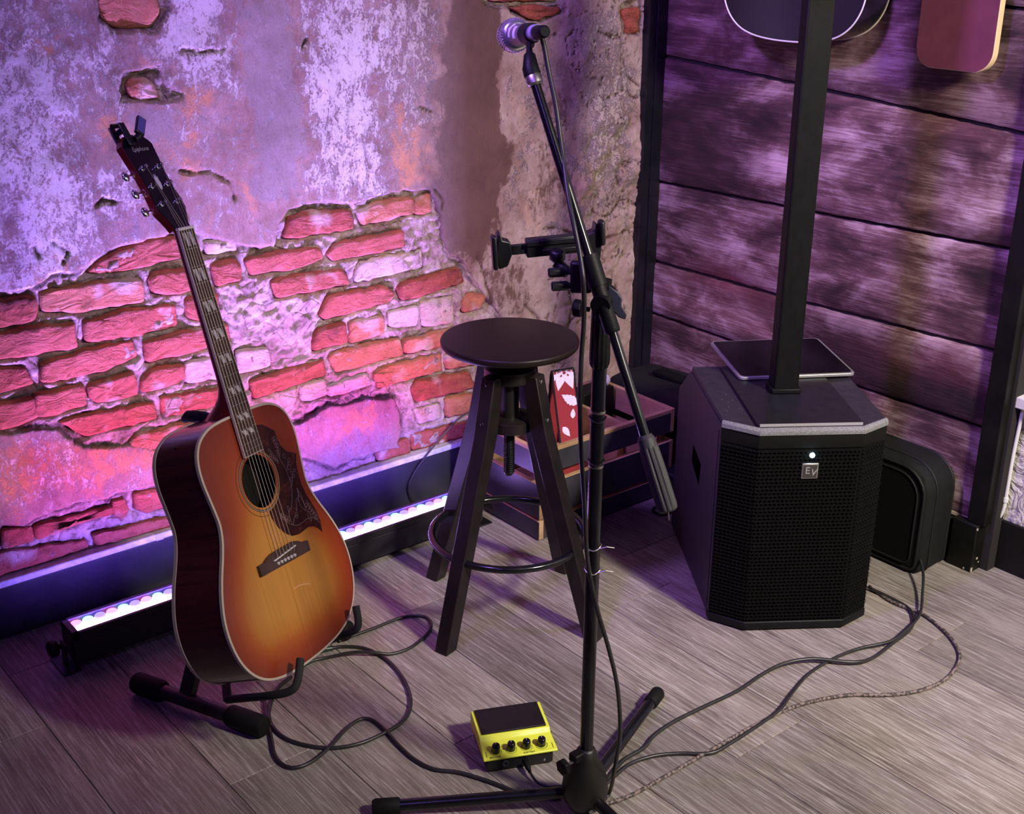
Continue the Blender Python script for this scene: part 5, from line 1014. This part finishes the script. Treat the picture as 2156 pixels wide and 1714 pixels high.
# grille: three perforated faces made of real strips
def grille(p, q, name, rows=47, z0=.032, z1=.446):
    p, q = Vector(p), Vector(q); t = (q-p); L = t.length; t.normalize(); n_ = Vector((t.y, -t.x, 0)); n_ = n_ if n_.y < 0 else -n_
    mb = MB(); dz = (z1-z0)/rows; cw = .0098; nc = int(L/cw)
    M = Matrix(((t.x, n_.x, 0, p.x), (t.y, n_.y, 0, p.y), (0, 0, 1, 0), (0, 0, 0, 1)))
    for r in range(rows+1):
        z = z0+r*dz; off = (r % 2)*cw/2
        pts = []
        x = 0
        # zig-zag strip approximates the honeycomb rows
        k = 0; path = []
        while x < L+1e-6:
            path.append((x, z+(.0011 if k % 2 else -.0011))); x += cw/2; k += 1
        for (xa, za), (xb, zb) in zip(path[:-1], path[1:]):
            h_ = .0010; d0, d1 = -.0005, .0030
            mb.add([tuple(M @ Vector(v_)) for v_ in ((xa, d0, za-h_), (xb, d0, zb-h_), (xb, d1, zb-h_), (xa, d1, za-h_), (xa, d0, za+h_), (xb, d0, zb+h_), (xb, d1, zb+h_), (xa, d1, za+h_))], [(3, 2, 6, 7), (0, 1, 2, 3), (4, 7, 6, 5)])
        if r < rows:
            x = off+cw*.25
            while x < L-.001:
                mb.add([tuple(M @ Vector(v_)) for v_ in ((x-.0007, .0026, z), (x+.0007, .0026, z), (x+.0007, .0026, z+dz), (x-.0007, .0026, z+dz))], [(0, 1, 2, 3)]); x += cw
    return mb.build(name, GRILLE, sp_, kind='stuff')
MB().prism([(-.1825, .000), (-.1122, -.0450), (.1172, -.0450), (.1825, -.0015), (.1825, .012), (-.1825, .012)], .026, .450).build('grille_backing', BAGF, sp_)
grille((-.182, -.0015, 0), (-.1125, -.0480, 0), 'grille_left'); grille((-.1125, -.0480, 0), (.1175, -.0480, 0), 'grille_front'); grille((.1175, -.0480, 0), (.182, -.0045, 0), 'grille_right')
# badge and power light
FM = Matrix.Translation((.004, -.0515, .400))
bz = MB().box(-.0185, .0185, -.0018, .004, -.0185, .0185, M=FM).build('badge', mat('badge_silver', (.34, .32, .31), .35, metal=.8), sp_, bevel=.002)
MB().box(-.0150, .0150, -.0028, -.0015, -.0150, .0150, M=FM).build('badge_face', mat('badge_dark', (.05, .045, .042), .4, metal=.3), bz)
BT2 = mat('badge_letter', (.50, .48, .46), .35, metal=.7)
text('badge_letter', 'E', .023, FM @ Matrix.Translation((-.0062, -.0034, -.0052)) @ Matrix.Rotation(PI/2, 4, 'X'), BT2, bz, .0006)
text('badge_letter', 'V', .023, FM @ Matrix.Translation((.0062, -.0034, -.0100)) @ Matrix.Rotation(PI/2, 4, 'X'), BT2, bz, .0006, shear=.25)
MB().lathe([(0, .0058), (.0025, .0054), (.0042, .003)], (.006, -.0505, .437), (0, -1, 0), 16).build('power_light', emis('power_light_glow', (.45, .80, 1.0), 30), sp_, smooth=True)
l = bpy.data.lights.new('power_light_spill', 'POINT'); l.energy = .012; l.color = (.4, .75, 1.0); l.shadow_soft_size = .004; o = bpy.data.objects.new('power_light_spill', l); C.objects.link(o); o.parent = sp_; o.location = (.006, -.066, .437)
# pole plate on top and column
pt = MB().box(-.115, .117, -.036, .33, .4985, .5055).build('pole_plate', mat('plate_black', (.010, .010, .013), .4, spec=.4, vary=.2, bmp=.2, bscale=300), sp_, bevel=.002)
MB().box(-.110, .115, -.0372, -.034, .4995, .5052).build('plate_front_edge', mat('plate_edge_grey', (.30, .29, .28), .5), pt)
for p in ((-.145, .11), (-.150, .085), (-.132, .125), (-.155, .13), (-.14, .16), (-.16, .06), (-.128, .075)): MB().lathe([(0, .0022), (.0008, .001)], (p[0], p[1], .4984), (0, 0, 1), 6).build('dust_fleck', STEEL, sp_)
cl_ = thing('column_pole', 'tall black square column pole standing on the subwoofer', 'speaker pole', SPo+Vector((0, 0, .5058)), SR)
cx, cy = -.006, .165
COLM = mat('column_black', (.005, .005, .0045), .5, spec=.12, vary=.2, bmp=.2, bscale=500)
MB().box(cx-.029, cx+.029, cy-.022, cy+.026, 0, .875).build('pole_body', COLM, cl_, bevel=.0035)
MB().box(cx-.034, cx+.034, cy-.029, cy+.030, 0, .012).build('pole_foot', COLM, cl_, bevel=.003)
MB().box(cx-.024, cx+.024, cy-.0226, cy-.0215, .02, .87).build('front_inset', COLM, cl_)
MB().box(cx-.050, cx+.044, cy-.060, cy+.050, .870, 1.30).build('column_array', COLM, cl_, bevel=.006)

# tablet lying on the subwoofer
TC = Vector((-1.842, 2.347, 0)); tf = Vector((.53, .848, 0)).normalized(); to_ = Vector((tf.y, -tf.x, 0))
TR = Matrix(((tf.x, -to_.x, 0), (tf.y, -to_.y, 0), (0, 0, 1)))
tb = thing('tablet', 'grey-edged tablet with dark screen lying on the subwoofer behind the pole', 'tablet', (TC.x, TC.y, .5062), TR)
TW, TD = .283, .262
MB().prism(rrect(TW, TD, .014), 0, .0085).build('case', mat('tablet_grey', (.30, .29, .30), .4, metal=.5), tb, bevel=.002)
MB().prism(rrect(TW-.013, TD-.013, .010), .0080, .0092).build('screen', mat('tablet_glass', (.002, .002, .003), .18, spec=.12), tb)
SUPZ = 0

# ------------------------------------------------------------------ padded black bag behind the subwoofer
bg = thing('padded_bag', 'black padded gig bag with rounded top leaning behind the subwoofer', 'bag', (-1.63, 2.565, 0))
bx0, bx1, by0, by1, bh = -1.775, -1.490, 2.505, 2.628, .287
def bagprof(ins, dz=0):
    w_ = bx1-bx0-2*ins; h_ = bh-2*ins+dz; r = .075-ins*.6; r2 = .022
    out_ = []
    for cx_, cz_, a0_, rr_ in ((bx1-ins-r, bh-ins-r, 0, r), (bx0+ins+r, bh-ins-r, 90, r), (bx0+ins+r2, ins+r2, 180, r2), (bx1-ins-r2, ins+r2, 270, r2)):
        for k in range(7): a_ = math.radians(a0_+15*k); out_.append((cx_+rr_*math.cos(a_), cz_+rr_*math.sin(a_)))
    return out_
def bagring(ins, y_): return [(x_+.0, y_, z_) for x_, z_ in bagprof(ins)]
MB().ring_loft([bagring(.010, by0+.004), bagring(.002, by0+.010), bagring(.0, by0+.030), bagring(-.001, (by0+by1)/2), bagring(0, by1-.02), bagring(.004, by1-.004), bagring(.014, by1)]).build('shell', BAG, bg, world=True, smooth=True, angle=50)
MB().prism(bagprof(.026), by0-.001, by0+.006, 'y').build('front_panel', BAGF, bg, world=True)
for y_, ins, rr_ in ((by0+.004, .011, .004), (by0+.040, -.001, .003), (by1-.010, .002, .004)):
    MB().tube(bagring(ins, y_), rr_, 8, closed=True).build('piping', BAGR, bg, world=True, smooth='all')
MB().tube(bagring(.026, by0-.001), .0022, 6, closed=True).build('zipper', BAGR, bg, world=True, smooth='all')

# ------------------------------------------------------------------ wooden crate
cr_ = thing('wooden_crate', 'slatted wooden crate with black painted sides left of the subwoofer', 'crate', (-2.365, 2.14, 0))
PINE = wood_mat('pine_crate', [(.30, .17, .085), (.42, .26, .14), (.50, .33, .19), (.55, .37, .22)], rough=.6, bs=.001)
BSL = mat('crate_black_face', (.040, .038, .050), .45, vary=.35, vscale=12, bmp=.2, bscale=120)
cx0, cx1, cy0, cy1 = -2.520, -2.212, 1.898, 2.382
lv = [(.004, .056), (.062, .160), (.186, .254)]; T = .015
def slat(x0, x1, y0, y1, z0, z1, face):
    zt = z1-(.0095 if z1 > .24 else .0012)
    s_ = MB().box(x0, x1, y0, y1, z0, z1).build('slat', PINE, cr_, world=True, bevel=.001, seg=1)
    e = .0006
    f_ = {'-y': (x0+e, x1-e, y0-e, y0+e, z0+e*2, zt), '+x': (x1-e, x1+e, y0+e, y1-e, z0+e*2, zt), '+y': (x0+e, x1-e, y1-e, y1+e, z0+e*2, zt), '-x': (x0-e, x0+e, y0+e, y1-e, z0+e*2, zt)}[face]
    MB().box(*f_).build('painted_face', BSL, s_, world=True)
for z0, z1 in lv:
    slat(cx0, cx1, cy0, cy0+T, z0, z1, '-y'); slat(cx0, cx1, cy1-T, cy1, z0, z1, '+y')
    slat(cx1-T, cx1, cy0+T+.0004, cy1-T-.0004, z0, z1-.001, '+x'); slat(cx0, cx0+T, cy0+T+.0004, cy1-T-.0004, z0, z1-.001, '-x')
for x_, y_ in ((cx0+T, cy0+T), (cx1-T-.018, cy0+T), (cx0+T, cy1-T-.018), (cx1-T-.018, cy1-T-.018)):
    MB().box(x_+.0005, x_+.0175, y_+.0005, y_+.0175, .02, .250).build('corner_post', PINE, cr_, world=True, bevel=.001, seg=1)
for k in range(5):
    y_ = cy0+.03+k*.09; MB().box(cx0+T, cx1-T, y_, y_+.080, .010, .019).build('bottom_board', PINE, cr_, world=True, bevel=.001, seg=1)
MB().box(cx0+T+.018, cx1-T-.0005, 2.205, 2.217, .075, .246).build('divider', PINE, cr_, world=True, bevel=.001, seg=1)
MB().box(cx0+T+.018, cx1-T-.0005, 2.120, 2.200, .100, .108).build('tray', PINE, cr_, world=True, bevel=.001, seg=1)
# things in the crate
bxk = MB().box(-2.488, -2.425, 2.235, 2.355, .022, .262).build('black_box', BLKM, bevel=.004); tag(bxk, 'plain black box standing in the rear of the crate', 'box')
wp = MB().tube(catmull([(-2.475, 2.335, .273), (-2.468, 2.345, .277), (-2.455, 2.350, .277), (-2.445, 2.345, .275), (-2.44, 2.335, .273)], 5), [.009]*21, 8, flat=1.5).build('white_cloth', TAPE, smooth='all'); tag(wp, 'small white cloth on the black box in the crate', 'cloth')
bl_ = MB().tube(catmull([(-2.42, 1.93, .03), (-2.38, 1.94, .12), (-2.36, 1.98, .20), (-2.34, 2.03, .19), (-2.31, 2.05, .12), (-2.27, 2.06, .10), (-2.24, 2.02, .06), (-2.30, 1.97, .03)], 6), .0042, 8).build('coiled_lead', CABM, smooth='all'); tag(bl_, 'black lead bundled inside the crate beside the strap', 'cable')
# guitar strap with flowers
sr = thing('guitar_strap', 'red guitar strap with white hibiscus flowers and black edges in the crate', 'strap', (-2.30, 2.07, .2))
P0 = [(-2.50, 2.215, .10), (-2.49, 2.205, .22), (-2.47, 2.19, .310), (-2.445, 2.172, .345), (-2.415, 2.150, .350), (-2.385, 2.128, .325), (-2.335, 2.095, .285), (-2.285, 2.064, .235), (-2.250, 2.042, .185), (-2.235, 2.030, .12)]
Wv = Vector((.25, .97, 0)).normalized()
CP = catmull(P0, 8)
def strap(w0, w1, off, name, mt, rng_=None, parent=sr):
    mb = MB(); rings = []
    for i, p in enumerate(CP):
        p = Vector(p); t = (Vector(CP[min(i+1, len(CP)-1)])-Vector(CP[max(i-1, 0)])).normalized(); n_ = Wv.cross(t).normalized()
        if n_.x < 0: n_ = -n_
        rings.append([tuple(p+Wv*w0+n_*off), tuple(p+Wv*w1+n_*off), tuple(p+Wv*w1+n_*(off-.0022)), tuple(p+Wv*w0+n_*(off-.0022))])
    mb.ring_loft(rings); return mb.build(name, mt, parent, world=True, smooth=True, angle=50)
RED = mat('strap_red_cloth', (.26, .016, .020), .8, vary=.2, vscale=300, bmp=.4, bscale=1500)
band = strap(-.030, .030, .0015, 'red_band', RED); strap(-.035, -.030, .002, 'black_edge', BAG); strap(.030, .035, .002, 'black_edge', BAG); strap(-.034, .034, -.001, 'backing', BAG)
FLW = mat('flower_white', (.66, .60, .62), .8, vary=.1, vscale=200)
# flowers lie on the band: (along index, across)
cum = [0]
for a_, b__ in zip(CP[:-1], CP[1:]): cum.append(cum[-1]+(Vector(b__)-Vector(a_)).length)
def on_strap(s_, w_, off=.0022):
    s_ = max(0, min(cum[-1]-1e-4, s_)); i = max(j for j in range(len(cum)) if cum[j] <= s_); i = min(i, len(CP)-2)
    t_ = (s_-cum[i])/(cum[i+1]-cum[i]); p = Vector(CP[i]).lerp(Vector(CP[i+1]), t_); t = (Vector(CP[i+1])-Vector(CP[i])).normalized(); n_ = Wv.cross(t).normalized()
    if n_.x < 0: n_ = -n_
    return p+Wv*max(-.030, min(.030, w_))+n_*off
def petal(s0, w0, ang_, L, wd, name='petal', jag=False):
    pts = []
    for side_ in (1, -1):
        seq = np.linspace(0, 1, 13) if side_ == 1 else np.linspace(1, 0, 13)[1:-1]
        for i, t in enumerate(seq):
            e = math.sin(PI*t**.75)*wd*side_*(1-(.22 if jag and i % 2 else 0)); ca_, sa_ = math.cos(ang_), math.sin(ang_)
            pts.append((s0+t*L*ca_-e*sa_, w0+t*L*sa_+e*ca_))
    cen = (s0+L*.5*math.cos(ang_), w0+L*.5*math.sin(ang_))
    vs = [tuple(on_strap(a_, b__)) for a_, b__ in pts]; c_ = tuple(on_strap(*cen)); n = len(vs)
    MB().add(vs+[c_], [(i, (i+1) % n, n) for i in range(n)]).build(name, FLW, band, world=True)
stp = cum[[i for i, p in enumerate(CP) if p[0] > -2.43][0]]
for a_ in (-80, -45, -15, 15, 45, 80, 150, 210): petal(stp-.012, .002, math.radians(a_), .088 if abs(a_) < 60 else .05, .017)
petal(stp+.125, .034, math.radians(230), .060, .017, 'leaf', True); petal(stp+.165, .012, math.radians(170), .030, .008, 'leaf', True); petal(stp+.185, -.02, math.radians(30), .035, .01, 'leaf', True)

# ------------------------------------------------------------------ dark gear in the corner
ca_s = thing('equipment_case', 'soft black equipment case in the corner behind crate and subwoofer', 'case', (-2.30, 2.53, 0))
mb = MB(); rings = []
for z_, i_ in ((0, .006), (.01, 0), (.20, 0), (.235, .010), (.250, .030)):
    rings.append([(-2.30+a_*(1), 2.525+b__, z_+(.035*(a_+.24)/.48 if z_ > .15 else 0)) for a_, b__ in rrect(.50-2*i_, .20-2*i_, .03)])
mb.ring_loft(rings); mb.build('body', BAG, ca_s, world=True, smooth=True, angle=40)
MB().box(-2.42, -2.12, 2.500, 2.545, .262, .278).build('carry_strap', BAGF, ca_s, world=True, bevel=.005)
fbk = MB().box(-2.180, -2.105, 2.300, 2.378, 0, .105).build('floor_box', mat('floor_box_black', (.010, .010, .014), .4), bevel=.006); tag(fbk, 'small black box on the floor between crate and subwoofer', 'box')
lp = MB().tube(catmull([(-2.150, 2.295, .004), (-2.160, 2.265, .004), (-2.138, 2.250, .004), (-2.115, 2.262, .004), (-2.120, 2.290, .004)], 6, closed=True), .004, 8, closed=True).build('floor_loop', BLK, smooth='all'); tag(lp, 'small black loop on the floor beside the subwoofer rear', 'loop')

# ------------------------------------------------------------------ things hanging on the plank wall
hg = thing('hanging_guitar', 'black acoustic guitar body with white binding hanging on the plank wall', 'guitar', (-2.055, 2.595, 1.230))
ho = [(a_, .845-b__) for a_, b__ in OUT]
ROTG = Matrix.Rotation(math.radians(5), 4, 'Z') 
def hp(a_, y_, z_): 
    v_ = ROTG @ Vector((a_, y_, z_)); return (v_.x, v_.y, v_.z)
DK = mat('hanging_guitar_black', (.006, .006, .010), .2, coat=.4)
MB().ring_loft([[hp(a_, -.066, z_) for a_, z_ in ho], [hp(a_, .040, z_) for a_, z_ in ho]], cap=True).build('body', DK, hg, smooth=True, angle=50)
for y_ in (-.066, .039):
    MB().tube([hp(a_*1.002, y_, z_) for a_, z_ in ho], .0022, 6, closed=True).build('binding', WHT if y_ < 0 else BIND, hg, smooth='all')
MB().box(-.08, .08, -.074, -.066, .19, .215, M=ROTG).build('bridge', BLKM, hg, bevel=.002)
MB().lathe([(0, .05), (.002, .05)], hp(0, -.066, .36), ROTG.to_3x3() @ Vector((0, -1, 0)), 32).build('soundhole_disc', BAGF, hg)
MB().box(-.028, .028, -.076, -.066, .415, .86, M=ROTG).build('fretboard', BLKM, hg, bevel=.001)
MB().box(-.026, .026, -.066, -.046, .49, .86, M=ROTG).build('neck', DK, hg, bevel=.006)
MB().box(-.036, .036, -.062, -.046, .86, 1.03, M=ROTG).build('headstock', DK, hg, bevel=.004)
MB().box(-.010, .010, -.045, .058, .875, .90, M=ROTG).build('wall_hook', BLK, hg)
bo = thing('maroon_board', 'rounded maroon wooden board with pale edge hung high on the plank wall', 'board', (-1.645, 2.62, 1.195))
mw = mat('maroon_stain', (.13, .030, .045), .5, vary=.15, vscale=20, bmp=.2, bscale=200)
bpl = [(a_, b__+.14) for a_, b__ in rrect(.196, .50, .045, 7)]
bpl = [(a_, b__+.11) for a_, b__ in bpl]
MB().prism(bpl, -.008, .012, 'y').build('board_core', mat('pale_edge_wood', (.55, .40, .24), .6), bo, bevel=.002)
MB().prism([(a_*.985, .25+(b__-.25)*.99) for a_, b__ in bpl], -.0095, -.0078, 'y').build('maroon_face', mw, bo)
MB().box(-.012, .012, .012, .039, .40, .43).build('wall_hook', BLK, bo)
# white pipe at the right
pi_ = thing('white_pipe', 'thin white conduit pipe running down the plaster wall from the dado rail', 'pipe', (-1.39, 2.698, .13))
MB().tube(catmull([(-1.388, 2.695, .437), (-1.392, 2.699, .40), (-1.3965, 2.700, .31), (-1.397, 2.700, .21), (-1.398, 2.7, .165), (-1.405, 2.698, .140), (-1.4165, 2.695, .131)], 5), .0048, 12).build('conduit', mat('white_conduit', (.60, .59, .55), .4), pi_, world=True, smooth='all')
MB().tube([(-1.3967, 2.7, .185), (-1.3969, 2.7, .197)], .0068, 12).build('pipe_clip', mat('white_clip', (.6, .59, .55), .4), pi_, world=True, smooth=True)
